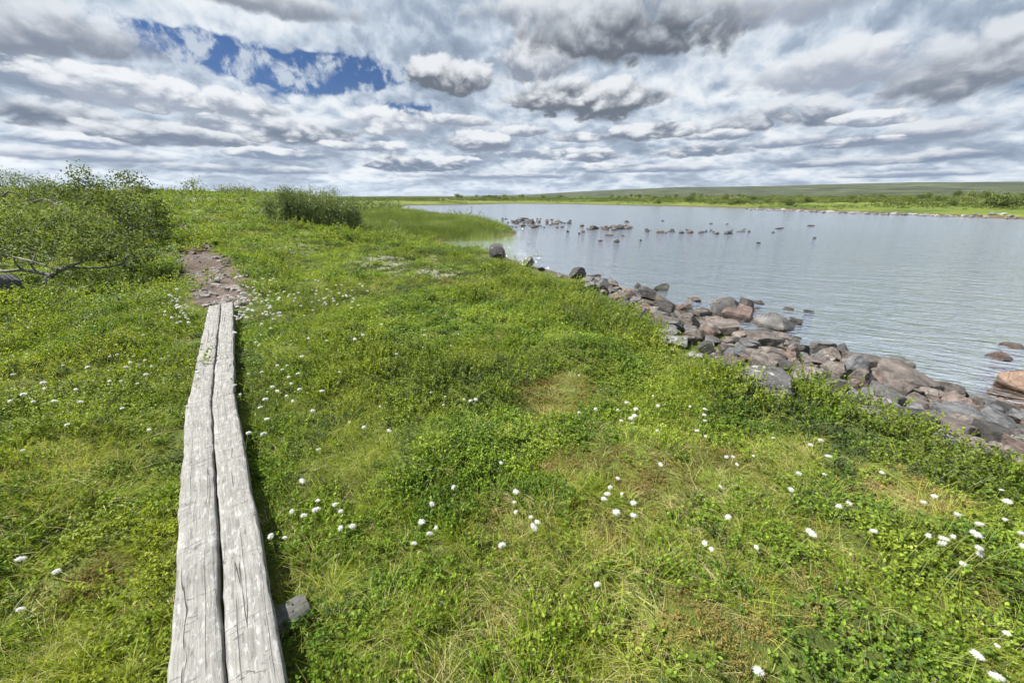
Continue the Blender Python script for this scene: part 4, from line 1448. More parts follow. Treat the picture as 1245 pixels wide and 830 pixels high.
# -- willow thicket beyond the path: upright leafy stems
def willow(px, base_py, top_py, halfw, seed, label, mat='willow_leaf', group=None, name='willow_shrub', n=70, leaf=(0.055, 0.10), per=32, tdep=None):
    rg = np.random.default_rng(seed)
    b, t = hit(px, base_py)
    if tdep is not None:
        b, t = ray(px, base_py) * tdep + np.array([0, 0, CAM_H]), tdep
    b[2] = hz1(b[0], b[1]) - 0.03
    H = (base_py - top_py) / FPX * t
    Wd = halfw / FPX * t
    att = []
    roots = [(np.array([0, 0, -0.05]), -1)]
    ns = 9
    for k in range(ns):
        a = rg.uniform(0, 6.28)
        rr = math.sqrt(rg.random())
        x, y = math.cos(a) * rr * Wd, math.sin(a) * rr * Wd * 0.8
        roots.append((np.array([x * 0.45, y * 0.45, 0.0]), 0))
        i0 = len(roots) - 1
        hh = H * rg.uniform(0.72, 1.0) * (1 - 0.3 * rr * rr)
        for q in range(1, 6):
            f = q / 5
            roots.append((np.array([x * (0.45 + 0.6 * f) + 0.1 * H * f * f * 0.3, y * (0.45 + 0.6 * f), hh * f]), i0 if q == 1 else len(roots) - 1))
    att = ell(rg, n, (0, 0, H * 0.45), (Wd, Wd * 0.85, H * 0.47))
    return woody(name, label, 'shrub', tuple(b), roots, att, M[mat], M['stem'], seed, leaf=leaf, per=per, spread=0.2, r_tip=0.006, r_max=0.03,
                 slim=0.34, step=0.22, wobble=0.2, lean=(0.1, 0, 0.6), group=group)


WL = 'upright grey-green willow shrub in the dense thicket between footpath and reed bed'
for k, (px, by, ty, hw) in enumerate([(340, 272, 226, 20), (358, 277, 229, 17), (378, 279, 230, 18), (396, 280, 231, 17), (413, 279, 233, 17), (429, 277, 238, 15),
                                      (364, 270, 226, 20), (388, 271, 225, 19), (408, 272, 227, 18)]):
    willow(px, by, ty, hw, 300 + k, WL, group='willows of the thicket', tdep=18.5 + (1.6 if k > 5 else 0))
shrub_px('juniper_bush', 'low dark juniper bush at the foot of the willow thicket', (337, 284), [(336, 277, 17, 7, 60), (350, 279, 14, 6, 40), (326, 275, 9, 6, 25)],
         M['juniper'], 41, n_stems=5, base=(at_z(337, 284, 0.0), 16.8), leaf=(0.03, 0.055), per=34, spread=0.16, slim=0.3, r_tip=0.004, step=0.2)
shrub_px('birch_shrub', 'lone small birch on the skyline between the thicket and the wind-combed shrub', (236, 240),
         [(234, 229, 14, 7, 40), (238, 222, 9, 5, 14), (236, 236, 12, 4, 20)], M['birch_leaf'], 43, n_stems=4, base=(ray(236, 240) * 36 + np.array([0, 0, CAM_H]), 36),
         leaf=(0.09, 0.15), per=10, spread=0.4, r_tip=0.011, r_max=0.05, slim=0.7, step=0.5)
for k, (px, py, ww) in enumerate([(285, 229, 16), (272, 231, 10), (208, 236, 8), (300, 231, 12)]):
    shrub_px('heath_shrub', 'low rounded shrub on the crest of the green slope beside the lone small birch', (px, py + 4),
             [(px, py + 2, ww, 4, 45)], M['far_scrub'], 50 + k, n_stems=3, base=(ray(px, py + 4) * 40 + np.array([0, 0, CAM_H]), 40), leaf=(0.10, 0.17), per=14,
             spread=0.45, r_tip=0.01, step=0.5, group='shrubs on the crest')
willow(450, 258, 243, 16, 401, 'grey-green willow shrub past the thicket on the stony neck of land', tdep=40.0, leaf=(0.10, 0.17), n=50, per=12)
willow(476, 256, 241, 15, 402, 'rounded willow shrub at the tip of the neck by the water', tdep=46.0, leaf=(0.11, 0.18), n=50, per=12)
willow(437, 262, 250, 14, 403, 'low willow shrub right behind the edge of the thicket', tdep=33.0, leaf=(0.09, 0.15), n=40, per=12)

# thin sapling in the sedge
shrub_px('willow_sapling', 'thin nearly leafless sapling standing in the sedge bed', (484, 290), [(480, 273, 6, 7, 9), (487, 270, 4, 5, 5)], M['willow_leaf'], 60, n_stems=2,
         leaf=(0.03, 0.05), per=5, spread=0.1, r_tip=0.004, step=0.2)
shrub_px('willow_sapling', 'thin sapling growing between the boulders at the water by the lichened block', (654, 323),
         [(655, 308, 4, 9, 9)], M['willow_leaf'], 61, n_stems=2, leaf=(0.03, 0.05), per=5, spread=0.1, r_tip=0.004, step=0.2)

# scrub of the opposite shore: copies of five shrubs
protos = []
for k in range(5):
    rgp = np.random.default_rng(70 + k)
    att = np.concatenate([ell(rgp, 26, (rgp.uniform(-.5, .5), rgp.uniform(-.5, .5), rgp.uniform(.5, .9)), (rgp.uniform(.5, .9), .7, rgp.uniform(.4, .6))) for _ in range(3)])
    att[:, 2] = np.maximum(att[:, 2], 0.05)
    q = woody('scrub_bush', 'x', 'shrub', (0, 0, 0), [(np.zeros(3), -1)] + [(np.array([math.cos(a) * .2, math.sin(a) * .2, .2]), 0) for a in (0, 2, 4)], att,
              M['far_scrub'], M['stem'], 80 + k, leaf=(0.09, 0.16), per=20, spread=0.34, r_tip=0.012, r_max=0.04, slim=0.6, step=0.4)
    protos.append(q)
spots = []
for (px, py, sc) in [(985, 246, 1.5), (1085, 244.5, 1.2), (1120, 243, 1.6), (1200, 250, 1.5), (1222, 249, 1.3), (1175, 247, 1.2), (930, 247, 1.2), (955, 247, 1.3), (888, 249, 1.0),
                     (905, 247.5, 1.1), (1040, 247, 1.0), (1060, 247, 1.1), (1240, 250, 1.5), (1010, 246, 1.0), (1155, 250, 1.0), (1140, 245, 1.5)]:
    p, t = hit(px, py, 0.0)
    spots.append((p, sc * 0.7))
tr = 0
while len(spots) < 130 and tr < 4000:
    tr += 1
    u = random.random()
    px = random.uniform(520, 1320)
    d = ray(px, 240)
    R_m = random.uniform(52, 300)
    x, y = d[0] * R_m / 1.06, d[1] * R_m / 1.06
    dl = float(lake_d(np.array([x]), np.array([y]))[0])
    if dl < 5 or float(fbm(np.array([x * 0.03]), np.array([y * 0.03]), 91, 3)[0]) < 0.45:
        continue
    spots.append((np.array([x, y, hz1(x, y)]), random.uniform(0.7, 1.6)))
used = set()
for p, sc in spots:
    k = random.randrange(5)
    src = protos[k]
    if k not in used:
        o = src
        used.add(k)
    else:
        o = src.copy()
        COL.objects.link(o)
        for ch in src.children:
            c = ch.copy()
            COL.objects.link(c)
            c.parent = o
    o.location = (p[0], p[1], hz1(p[0], p[1]) - 0.05)
    o.rotation_euler = (0, 0, random.uniform(0, 6.28))
    o.scale = (sc * random.uniform(0.9, 1.4), sc * random.uniform(0.9, 1.4), sc * random.uniform(0.8, 1.15))
    tag(o, 'rounded green scrub bush on the moor across the lake', 'shrub', 'scrub bushes across the lake')


# ------------------------------------------------------------------ plants of the ground cover (forms that are spread by the thousand)
def proto(name, parts):
    """parts: list of (verts, faces, material); returns an object kept out of the scene, used as a form to spread"""
    Vs, Fs, mi, b = [], [], [], 0
    mats = []
    for V, F, m in parts:
        Vs.append(V)
        Fs.append(F + b)
        mi.append(np.full(len(F), len(mats), np.int32))
        mats.append(m)
        b += len(V)
    me = np_mesh(name, np.concatenate(Vs), np.concatenate(Fs))
    for m in mats:
        me.materials.append(m)
    me.polygons.foreach_set('material_index', np.concatenate(mi))
    return bpy.data.objects.new(name, me)


def blades(rg, n, rad, length, width, droop, mat, spread=0.5, wind=(0.15, -0.05)):
    """grass blades: three quads each, tapering and bending"""
    a = rg.uniform(0, 6.28, n)
    r = rad * np.sqrt(rg.random(n))
    p0 = np.stack([np.cos(a) * r, np.sin(a) * r, np.full(n, -0.02)], 1)
    L = rg.uniform(length[0], length[1], n)[:, None]
    da = a + rg.normal(size=n) * 0.9
    out = np.stack([np.cos(da) + wind[0], np.sin(da) + wind[1], np.zeros(n)], 1) * rg.uniform(0.1, spread, n)[:, None]
    d0 = out + np.array([0, 0, 1.0])
    d0 /= np.linalg.norm(d0, axis=1, keepdims=True)
    dr = rg.uniform(droop[0], droop[1], n)[:, None]
    side = np.cross(d0, rg.normal(size=(n, 3)))
    side /= np.linalg.norm(side, axis=1, keepdims=True)
    w = rg.uniform(width[0], width[1], n)[:, None] * 0.5
    hd = out / (np.linalg.norm(out, axis=1, keepdims=True) + 1e-6)
    V = []
    for f, ww in ((0, 1.0), (0.4, 0.9), (0.75, 0.6), (1.0, 0.08)):
        c = p0 + d0 * L * f + (hd * 0.55 - np.array([0, 0, 0.75])) * L * dr * f * f
        V += [c - side * w * ww, c + side * w * ww]
    V = np.stack(V, 1).reshape(-1, 3)
    b = (np.arange(n) * 8)[:, None]
    F = np.concatenate([b + np.array([[k, k + 1, k + 3, k + 2]]) for k in (0, 2, 4)])
    return V, F, mat


def sprigs(rg, n, rad, height, per, leaf, mat, slim=0.6, stemw=0.0009, lean=0.35, tipbias=0.5):
    """short woody shoots with leaves along them"""
    P, Dv, S, segs = [], [], [], []
    for k in range(n):
        a = rg.uniform(0, 6.28)
        r = rad * math.sqrt(rg.random())
        p = np.array([math.cos(a) * r * 0.7, math.sin(a) * r * 0.7, -0.02])
        h = height * rg.uniform(0.55, 1.0) * (1.05 - 0.45 * (r / rad) ** 2)
        d = np.array([math.cos(a) * lean * r / rad + rg.normal() * 0.18, math.sin(a) * lean * r / rad + rg.normal() * 0.18, 1.0])
        tip = p + d * h
        segs.append(np.concatenate([p, tip, [stemw * 1.3, stemw * 0.6]]))
        f = tipbias * 0.5 + (1 - tipbias * 0.5) * rg.random(per) ** 0.8
        P.append(p + d * h * f[:, None])
        ang = np.arange(per) * 2.4 + rg.uniform(0, 6)
        Dv.append(np.stack([np.cos(ang), np.sin(ang), rg.uniform(0.05, 0.8, per)], 1) + d * 0.25)
        S.append(rg.uniform(leaf[0], leaf[1], per))
    LV, LF = leaf_quads(np.concatenate(P), np.concatenate(Dv), np.concatenate(S), rg, slim)
    TV, TF = tubes(np.array(segs), 3)
    return [(LV, LF, mat), (TV, TF, M['stem'])]


rg = np.random.default_rng(99)
FORMS = {}
FORMS['shrub'] = [proto('bilberry_shoots_%d' % k, sprigs(rg, 13, 0.085, 0.10, 8, (0.010, 0.0185), M['shrub'], 0.66)) for k in range(5)]
FORMS['crow'] = [proto('heath_shoots_%d' % k, sprigs(rg, 16, 0.085, 0.085, 9, (0.008, 0.014), M['crow'], 0.5)) for k in range(3)]
FORMS['birchlet'] = [proto('dwarf_birch_shoots_%d' % k, sprigs(rg, 8, 0.09, 0.21, 17, (0.010, 0.017), M['birchlet'], 0.85, 0.0014, 0.6, 0.3)) for k in range(4)]
FORMS['grass'] = [proto('grass_tuft_%d' % k, [blades(rg, 44, 0.06, (0.08, 0.19), (0.0013, 0.0026), (0.2, 1.0), M['grass'], 0.9)]) for k in range(4)]
FORMS['straw'] = [proto('straw_tuft_%d' % k, [blades(rg, 44, 0.04, (0.08, 0.19), (0.0009, 0.0017), (0.6, 1.4), M['straw'], 1.1),
                                              blades(rg, 14, 0.05, (0.10, 0.22), (0.0016, 0.003), (0.4, 1.0), M['grass'], 1.0)]) for k in range(3)]
FORMS['heath'] = [proto('heath_clump_%d' % k, sprigs(rg, 9, 0.12, 0.13, 9, (0.02, 0.036), M['far_scrub'], 0.7, 0.001)) for k in range(3)]
FORMS['moss'] = [proto('moss_cushion_%d' % k, sprigs(rg, 44, 0.08, 0.045, 12, (0.0035, 0.008), M['moss'], 0.35, 0.0006)) for k in range(3)]
FORMS['lichen'] = [proto('lichen_cushion_%d' % k, sprigs(rg, 40, 0.08, 0.05, 9, (0.006, 0.012), M['lichen'], 0.6, 0.0006)) for k in range(2)]
FORMS['reed'] = [proto('sedge_tuft_%d' % k, [blades(rg, 34, 0.24, (0.34, 0.72), (0.003, 0.006), (0.1, 0.5), M['reed'], 0.35)]) for k in range(3)]


def spread(name, label, cat, kind_keys, pts, rot, scl, idx):
    """one object: every plant form set on its own point"""
    coll = bpy.data.collections.new(name + '_forms')
    forms = [f for k in kind_keys for f in FORMS[k]]
    for i, f in enumerate(forms):
        coll.objects.link(f)
    order = sorted(range(len(forms)), key=lambda q: forms[q].name)
    rank = np.zeros(len(forms), np.int32)
    for r_, q in enumerate(order):
        rank[q] = r_
    me = bpy.data.meshes.new(name)
    me.vertices.add(len(pts))
    me.vertices.foreach_set('co', np.asarray(pts, np.float32).ravel())
    a = me.attributes.new('rot', 'FLOAT_VECTOR', 'POINT')
    a.data.foreach_set('vector', np.asarray(rot, np.float32).ravel())
    a = me.attributes.new('scl', 'FLOAT_VECTOR', 'POINT')
    a.data.foreach_set('vector', np.asarray(scl, np.float32).ravel())
    a = me.attributes.new('form', 'INT', 'POINT')
    a.data.foreach_set('value', rank[np.asarray(idx)].astype(np.int32))
    o = obj(name, me)
    tag(o, label, cat, kind='stuff')
    ng = bpy.data.node_groups.new(name, 'GeometryNodeTree')
    ng.interface.new_socket('Geometry', in_out='INPUT', socket_type='NodeSocketGeometry')
    ng.interface.new_socket('Geometry', in_out='OUTPUT', socket_type='NodeSocketGeometry')
    N = ng.nodes
    gi, go = N.new('NodeGroupInput'), N.new('NodeGroupOutput')
    ci = N.new('GeometryNodeCollectionInfo')
    ci.inputs['Collection'].default_value = coll
    ci.inputs['Separate Children'].default_value = True
    ci.inputs['Reset Children'].default_value = True
    io = N.new('GeometryNodeInstanceOnPoints')
    io.inputs['Pick Instance'].default_value = True

    def attr(nm, typ):
        q = N.new('GeometryNodeInputNamedAttribute')
        q.data_type = typ
        q.inputs['Name'].default_value = nm
        return q.outputs['Attribute']
    L = ng.links
    L.new(gi.outputs[0], io.inputs['Points'])
    L.new(ci.outputs[0], io.inputs['Instance'])
    L.new(attr('form', 'INT'), io.inputs['Instance Index'])
    e2r = N.new('FunctionNodeEulerToRotation')
    L.new(attr('rot', 'FLOAT_VECTOR'), e2r.inputs[0])
    L.new(e2r.outputs[0], io.inputs['Rotation'])
    L.new(attr('scl', 'FLOAT_VECTOR'), io.inputs['Scale'])
    L.new(io.outputs[0], go.inputs[0])
    md = o.modifiers.new('spread', 'NODES')
    md.node_group = ng
    return o


# where the leafy bank ends and the stones begin
veg_px = [(1400, 600), (1245, 560), (1150, 532), (1060, 505), (980, 478), (900, 468), (850, 440), (800, 405), (760, 374), (720, 352), (690, 338), (650, 324), (610, 312), (570, 302)]
veg_line = [tuple(at_z(x, y + 10, -0.10)[:2]) for x, y in veg_px]
belt_poly = veg_line + [tuple(at_z(x, y, LAKE_Z)[:2]) for x, y in shore_px[::-1]] + [(6.2, 1.6), (8.5, -1.5)]

BARE = []      # (x, y, radius) brown mossy or strawy openings in the leaves
for px, py, r in [(985, 722, .24), (1005, 705, .16), (925, 775, .18), (660, 482, .38), (885, 560, .28), (740, 640, .20), (600, 625, .20), (800, 585, .30), (1110, 590, .40), (590, 740, .16),
                  (340, 700, .16), (820, 730, .16), (510, 800, .15), (1190, 700, .16), (690, 560, .25), (230, 412, .2), (560, 345, .7), (100, 690, .18), (60, 460, .3),
                  (430, 600, .15), (1010, 640, .16), (870, 660, .15)]:
    p, _ = hit(px, py, 0.05)
    BARE.append((p[0], p[1], r))
TUFT = []
for px, py, r in [(650, 680, .34), (560, 700, .26), (760, 680, .34), (790, 600, .50), (700, 740, .25), (850, 760, .22), (660, 790, .20), (760, 810, .2), (345, 720, .12), (880, 700, .2), (1040, 700, .2), (370, 700, .2),
                  (480, 640, .16), (960, 560, .3), (610, 770, .2), (1215, 800, .15), (30, 800, .2), (480, 800, .16), (900, 590, .3), (80, 560, .3), (420, 560, .25)]:
    p, _ = hit(px, py, 0.05)
    TUFT.append((p[0], p[1], r))
LICH = []
for px, py, r in [(470, 318, .8), (455, 312, .6), (335, 306, .6), (390, 310, .5), (485, 330, .5), (322, 306, .5), (212, 240, 2.0), (250, 246, 2.0), (530, 332, .5), (365, 300, .5)]:
    p, _ = hit(px, py, 0.0)
    LICH.append((p[0], p[1], r))


def blobs_at(x, y, lst):
    v = np.zeros(len(x))
    for a, b, r in lst:
        v = np.maximum(v, np.exp(-((x - a) ** 2 + (y - b) ** 2) / (r * r)))
    return v


bands = [(0.35, 2.2, 420, 0.80, 1.15), (2.2, 4.2, 300, 0.9, 1.25), (4.2, 8, 130, 1.15, 1.7), (8, 15, 52, 1.7, 2.5), (15, 28, 17, 2.7, 4.2), (28, 62, 4.2, 4.5, 7.5)]
X, Y, SC = [], [], []
g = np.random.default_rng(1234)
half = math.radians(72)
for r0, r1, dn, s0, s1 in bands:
    n = int(half * (r1 * r1 - r0 * r0) * dn)
    r = np.sqrt(g.uniform(r0 * r0, r1 * r1, n))
    a = g.uniform(-half, half, n)
    X.append(r * np.sin(a))
    Y.append(r * np.cos(a))
    SC.append(g.uniform(s0, s1, n))
X, Y, SC = np.concatenate(X), np.concatenate(Y), np.concatenate(SC)
LD = lake_d(X, Y)
RR = np.hypot(X, Y)
ok = LD > np.where(RR < 14, 0.25, 0.35)
inb = inside(X, Y, belt_poly)
inb &= ~((seg_dist(X, Y, veg_line) < 0.30) & (g.random(len(X)) < 0.30))
ok &= ~inb
pdist = seg_dist(X, Y, [na, PLANK_NEAR[1], PLANK_FAR[1]])
ok &= pdist > 0.160 + 0.05 * SC * g.random(len(X))
fdist = seg_dist(X, Y, PATH)
ok &= (fdist > 0.34 + 0.40 * g.random(len(X)) + 0.5 * (fbm(X * 2.2, Y * 2.2, 141, 2) - 0.5)) | (RR > 15)
for (a, b, r, top) in ROCK_SPOTS:
    if math.hypot(a, b) < 22:
        ok &= (X - a) ** 2 + (Y - b) ** 2 > (0.75 * r) ** 2
X, Y, SC, LD, RR, pdist = X[ok], Y[ok], SC[ok], LD[ok], RR[ok], pdist[ok]
Z = height(X, Y, LD)
n = len(X)
bare = np.clip(blobs_at(X, Y, BARE) * 1.3 + 1.5 * (fbm(X * 1.3, Y * 1.3, 61, 3) - 0.60), 0, 1)
tuft = np.clip(blobs_at(X, Y, TUFT) * 1.2, 0, 1)
lich = blobs_at(X, Y, LICH)
grassy = sstep(0.48, 0.62, fbm(X * 0.75, Y * 0.75, 51, 4)) + 0.9 * np.exp(-((pdist - 0.25) / 0.45) ** 2) * (fbm(X * 0.8, Y * 0.8, 52, 3) > 0.45)
grassy = grassy + 0.7 * sstep(-0.8, -2.6, X) * (RR < 9)
dwarfb = sstep(0.50, 0.60, fbm(X * 0.6 + 9, Y * 0.6, 71, 3)) * 0.6
edge = np.exp(-(seg_dist(X, Y, veg_line) / 0.55) ** 2)
dwarfb = np.clip(dwarfb + edge * 1.1, 0, 1)
rnd = g.random(n)
u2 = g.random(n)
kind = np.full(n, 'shrub', object)
crowm = sstep(0.50, 0.60, fbm(X * 0.9 + 31, Y * 0.9 - 7, 131, 4))
kind[g.random(n) < 0.12 + 0.75 * crowm] = 'crow'
kind[(u2 < 0.55 * dwarfb)] = 'birchlet'
kind[(rnd < 0.05 + 0.30 * np.clip(grassy, 0, 1))] = 'grass'
kind[(g.random(n) < 0.55 * tuft)] = 'grass'
kind[(g.random(n) < 0.020 + 0.36 * tuft)] = 'straw'
kind[(g.random(n) < np.where(bare > 0.55, 0.96, 0.85 * bare))] = 'moss'
kind[(g.random(n) < 0.14 * bare)] = 'straw'
kind[(g.random(n) < 0.8 * lich)] = 'lichen'
ROTZ = g.uniform(0, 6.28, n)
TX, TY = g.normal(0, 0.16, n), g.normal(0, 0.16, n)
# plants grow lush or stay low by patches
lush = 0.30 + 1.50 * fbm(X * 1.7, Y * 1.7, 81, 3)


def emit(name, label, cat, keys, zs=1.0):
    pts, rot, scl, idx = [], [], [], []
    b = 0
    for k in keys:
        m = np.where(kind == k)[0]
        f = len(FORMS[k])
        pts.append(np.stack([X[m], Y[m], Z[m]], 1))
        rot.append(np.stack([TX[m], TY[m], ROTZ[m]], 1))
        s = SC[m]
        zz = np.minimum(s, 1.0 + 0.45 * (s - 1)) * lush[m] * zs
        scl.append(np.stack([s, s, zz], 1))
        idx.append(b + g.integers(0, f, len(m)))
        b += f
    spread(name, label, cat, keys, np.concatenate(pts), np.concatenate(rot), np.concatenate(scl), np.concatenate(idx))


emit('dwarf_shrubs', 'low carpet of leafy bilberry and dwarf birch covering the ground between planks and shore', 'ground cover', ['shrub', 'crow', 'birchlet'])
emit('grass', 'green grass and pale dry grass tufts growing among the dwarf shrubs', 'grass', ['grass', 'straw'])
emit('moss', 'brown moss and pale lichen cushions in the gaps of the dwarf shrubs', 'moss', ['moss', 'lichen'])

# ---- scrub of the moor across the lake, beyond the reach of single plants
n = 30000
fr = np.sqrt(g.uniform(45.0 ** 2, 230.0 ** 2, n))
fa_ = g.uniform(-0.75, 1.0, n)
fx, fy = fr * np.sin(fa_), fr * np.cos(fa_)
fd = lake_d(fx, fy)
m = (fd > 1.0) & (fbm(fx * 0.06, fy * 0.06, 95, 4) + 0.25 * sstep(4, 25, fd) + 0.4 * (g.random(n) - 0.5) > 0.72)
fx, fy, fd = fx[m], fy[m], fd[m]
k = len(fx)
fs = g.uniform(1.8, 4.6, k) * (0.7 + 0.5 * sstep(5, 40, fd))
spread('moor_scrub', 'low dark green heath scrub covering the moor across the lake', 'scrub', ['heath'], np.stack([fx, fy, height(fx, fy, fd)], 1),
       np.stack([g.normal(0, .1, k), g.normal(0, .1, k), g.uniform(0, 6.28, k)], 1), np.stack([fs * 1.5, fs * 1.5, fs], 1), g.integers(0, 3, k))
# ---- sedge bed running out into the lake
sedge_px = [(430, 285), (445, 268), (480, 264), (540, 264), (585, 267), (600, 272), (598, 279), (610, 285), (596, 288), (560, 288), (520, 287), (470, 291)]
sedge_poly = [tuple(at_z(x, y, -0.25)[:2]) for x, y in sedge_px]
sp = np.array(sedge_poly)
n = 30000
sx, sy = g.uniform(sp[:, 0].min() - 1, sp[:, 0].max() + 1, n), g.uniform(sp[:, 1].min() - 1, sp[:, 1].max() + 1, n)
dd = seg_dist(sx, sy, sedge_poly, True)
ins = inside(sx, sy, sedge_poly)
m = (ins & (g.random(n) < 0.12 + 0.5 * sstep(0.1, 2.0, dd))) | ((~ins) & (dd < 1.0) & (g.random(n) < 0.05))
sx, sy = sx[m], sy[m]
sz = np.maximum(height(sx, sy), LAKE_Z - 0.15)
k = len(sx)
ss = g.uniform(0.6, 1.1, k) * (0.7 + 0.6 * fbm(sx * 0.3, sy * 0.3, 15, 3))
spread('sedge_bed', 'bed of tall fine green sedge standing in the shallow water of the bay', 'sedge', ['reed'], np.stack([sx, sy, sz], 1),
       np.stack([g.normal(0, .1, k), g.normal(0, .1, k), g.uniform(0, 6.28, k)], 1), np.stack([ss * 1.3, ss * 1.3, ss], 1), g.integers(0, 3, k))


# ------------------------------------------------------------------ cottongrass
def tuft_mesh(seed):
    rg = np.random.default_rng(seed)
    bm = bmesh.new()
    bmesh.ops.create_icosphere(bm, subdivisions=2, radius=0.5)
    P = np.array([v.co[:] for v in bm.verts])
    F = np.array([[v.index for v in f.verts] for f in bm.faces])
    bm.free()
    P = P * (1 + 0.25 * rg.normal(size=(len(P), 1)))
    P[:, 0] *= 1.25
    P[:, 2] *= 0.85
    nf = 420
    d = rg.normal(size=(nf, 3))
    d /= np.linalg.norm(d, axis=1, keepdims=True)
    d[:, 2] = d[:, 2] * 0.8
    tip = d * rg.uniform(0.6, 1.3, (nf, 1))
    tip[:, 0] = tip[:, 0] * 1.25 + 0.28 * rg.random(nf)
    tip[:, 2] -= 0.12 * rg.random(nf)
    b = d * 0.4
    s = np.cross(d, rg.normal(size=(nf, 3)))
    s /= np.linalg.norm(s, axis=1, keepdims=True)
    V = np.stack([b - s * 0.07, b + s * 0.07, tip], 1).reshape(-1, 3)
    T = np.arange(nf * 3).reshape(-1, 3) + len(P)
    return np_mesh('tuft', np.concatenate([P, V]), np.concatenate([F, T]))


def stalk_mesh(seed):
    rg = np.random.default_rng(seed)
    bend = rg.uniform(0.05, 0.32)
    a = rg.uniform(-0.5, 0.5)
    pts = [np.array([bend * f * f * math.cos(a), bend * f * f * math.sin(a), f]) for f in np.linspace(0, 1, 6)]
    segs = [np.concatenate([pts[i], pts[i + 1], [0.0045, 0.004]]) for i in range(5)]
    V, F = tubes(np.array(segs), 4)
    return np_mesh('stalk', V, F, True), pts[-1]


TUFTS = [tuft_mesh(500 + k) for k in range(5)]
STALKS = [stalk_mesh(520 + k) for k in range(6)]
for t_ in TUFTS:
    t_.materials.append(M['tuft'])
for s_, _ in STALKS:
    s_.materials.append(M['stalk'])


def cotton(px, py, label, group, lift=None, size=1.0):
    lift = random.uniform(0.19, 0.30) if lift is None else lift
    p, t = hit(px, py, lift)
    me, tip = random.choice(STALKS)
    yaw = random.gauss(0.2, 0.5)
    h = lift + 0.03
    L = h
    off = np.array([math.cos(yaw) * tip[0] - math.sin(yaw) * tip[1], math.sin(yaw) * tip[0] + math.cos(yaw) * tip[1]]) * L
    bx, by = p[0] - off[0], p[1] - off[1]
    zb = p[2] - h
    root = empty('cottongrass', (bx, by, zb))
    root.rotation_euler = (0, 0, yaw)
    tag(root, label, 'cottongrass', group)
    s = obj('stalk', me, None, root)
    s.scale = (L, L, L)
    f = obj('tuft', random.choice(TUFTS), None, root)
    f.location = tuple(np.array(tip) * L)
    r = random.uniform(0.0075, 0.0145) * size
    f.scale = (r * random.uniform(0.9, 1.25), r, r * random.uniform(0.8, 1.05))
    f.rotation_euler = (random.uniform(-.3, .3), random.uniform(-.2, .4), random.uniform(-.8, .8))


heads_left = [(24, 679), (68, 694), (24, 740), (12, 487), (28, 479), (54, 472), (66, 487), (98, 488), (52, 465), (81, 516), (148, 496), (181, 522), (27, 547), (92, 473), (40, 488),
              (111, 382), (115, 396), (42, 386), (34, 398), (174, 407), (133, 433), (142, 431), (153, 446), (162, 433), (169, 443), (184, 445), (76, 444), (15, 455), (106, 446),
              (177, 455), (196, 436), (158, 440), (176, 438), (147, 463), (133, 463), (167, 466), (155, 452)]
heads_right = [(314, 420), (317, 407), (343, 449), (337, 444), (367, 433), (375, 411), (397, 414), (431, 412), (285, 468), (292, 479), (348, 481), (324, 509), (316, 495), (322, 485),
               (302, 526), (320, 527), (425, 513), (442, 519), (387, 546), (391, 475), (380, 499), (364, 473), (362, 454), (302, 454), (354, 466), (356, 487), (325, 476), (337, 475),
               (413, 452), (367, 584), (386, 608), (407, 613), (355, 621), (369, 626), (384, 619), (414, 641), (428, 639), (329, 651), (346, 653), (414, 621), (464, 394), (432, 412),
               (366, 433), (441, 407), (482, 430), (462, 494), (473, 523), (349, 444), (351, 458), (331, 470), (318, 452), (311, 416)]
heads_mid = [(609, 562), (551, 592), (525, 612), (512, 634), (530, 641), (522, 648), (503, 660), (627, 597), (625, 610), (627, 622), (645, 628), (649, 640), (653, 634), (610, 662),
             (726, 710), (751, 581), (738, 600), (734, 606), (749, 622), (770, 611), (770, 626), (803, 564), (514, 381), (548, 420), (524, 477), (541, 482), (539, 492), (564, 485),
             (572, 487), (578, 485), (557, 406), (516, 407), (514, 422), (704, 456), (724, 497), (704, 501), (742, 592), (756, 600)]
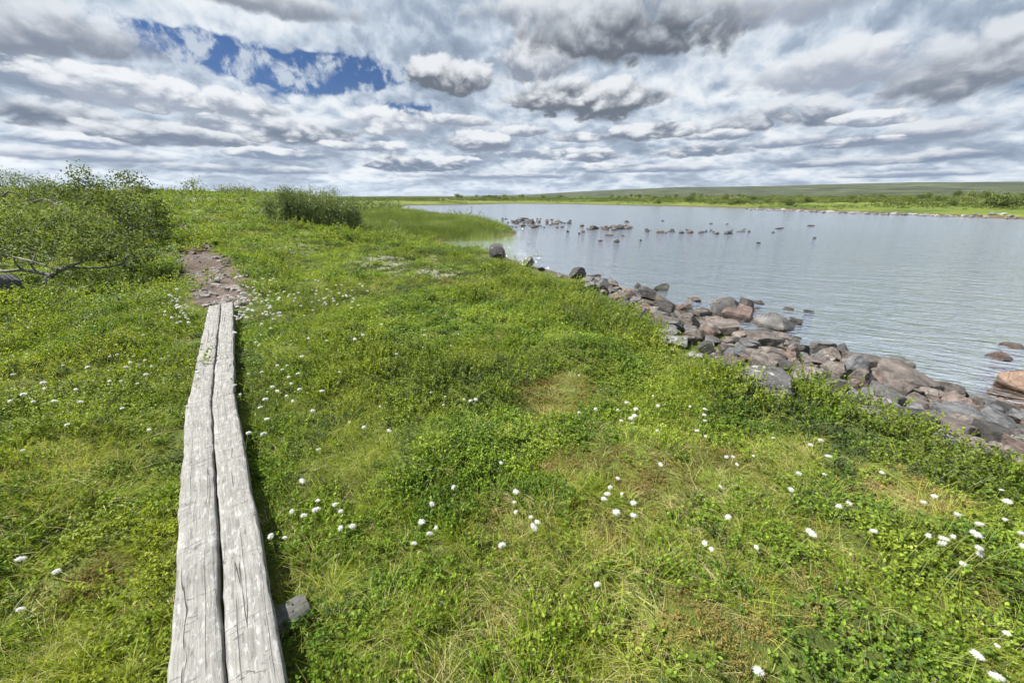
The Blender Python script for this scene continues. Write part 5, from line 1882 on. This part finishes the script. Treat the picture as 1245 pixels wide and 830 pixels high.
heads_bank = [(883, 555), (891, 555), (896, 564), (916, 554), (1007, 554), (1072, 574), (971, 575), (1002, 576), (962, 595), (876, 591), (1020, 615), (1032, 611), (885, 628), (985, 646),
              (988, 649), (1062, 645), (1123, 610), (1136, 603), (1164, 625), (1186, 648), (1190, 636), (1129, 651), (1145, 660), (1147, 654), (1159, 652), (1171, 685), (1192, 673),
              (1191, 666), (1243, 648), (1243, 663), (857, 660), (865, 667), (920, 665), (922, 815), (1224, 769), (1212, 784), (1189, 796), (1211, 821), (1217, 595), (1225, 609),
              (1222, 631), (839, 494), (857, 497), (857, 511), (799, 523), (847, 523), (858, 530), (940, 532), (985, 540), (998, 535), (794, 481), (762, 489), (751, 498), (755, 511),
              (767, 508), (771, 505), (769, 514), (800, 493), (856, 504), (773, 497)]
for px, py in heads_left:
    cotton(px, py, 'white cottongrass head in the grass on the birch side of the planks', 'cottongrass on the birch side of the planks')
for px, py in heads_right:
    cotton(px, py, 'white cottongrass head in the shrubs close beside the planks on their lake side', 'cottongrass on the lake side of the planks')
for px, py in heads_mid:
    cotton(px, py, 'white cottongrass head in the open middle between planks and shore', 'cottongrass between planks and shore')
for px, py in heads_bank:
    cotton(px, py, 'white cottongrass head on the bank close to the stony shore', 'cottongrass near the stony shore')
rr_ = random.Random(3)
for k in range(112):
    x = rr_.gauss(300, 15) if k % 2 else rr_.gauss(330, 26)
    y = rr_.gauss(369, 15)
    if x < 284 and y > 362:
        x += 14
    cotton(x, y, 'small white cottongrass head in the dense drift beside the far end of the planks', 'cottongrass drift at the end of the planks', 0.2, 1.35)
for k in range(36):
    x, y = rr_.gauss(412, 18), rr_.gauss(357, 11)
    cotton(x, y, 'small white cottongrass head in the thin drift on the slope above the bank', 'cottongrass drift above the bank', 0.2, 1.35)
for k in range(34):
    x, y = rr_.gauss(215, 10), rr_.gauss(377, 11)
    cotton(x, y, 'small white cottongrass head in the drift at the edge of the footpath', 'cottongrass drift at the footpath', 0.2, 1.35)
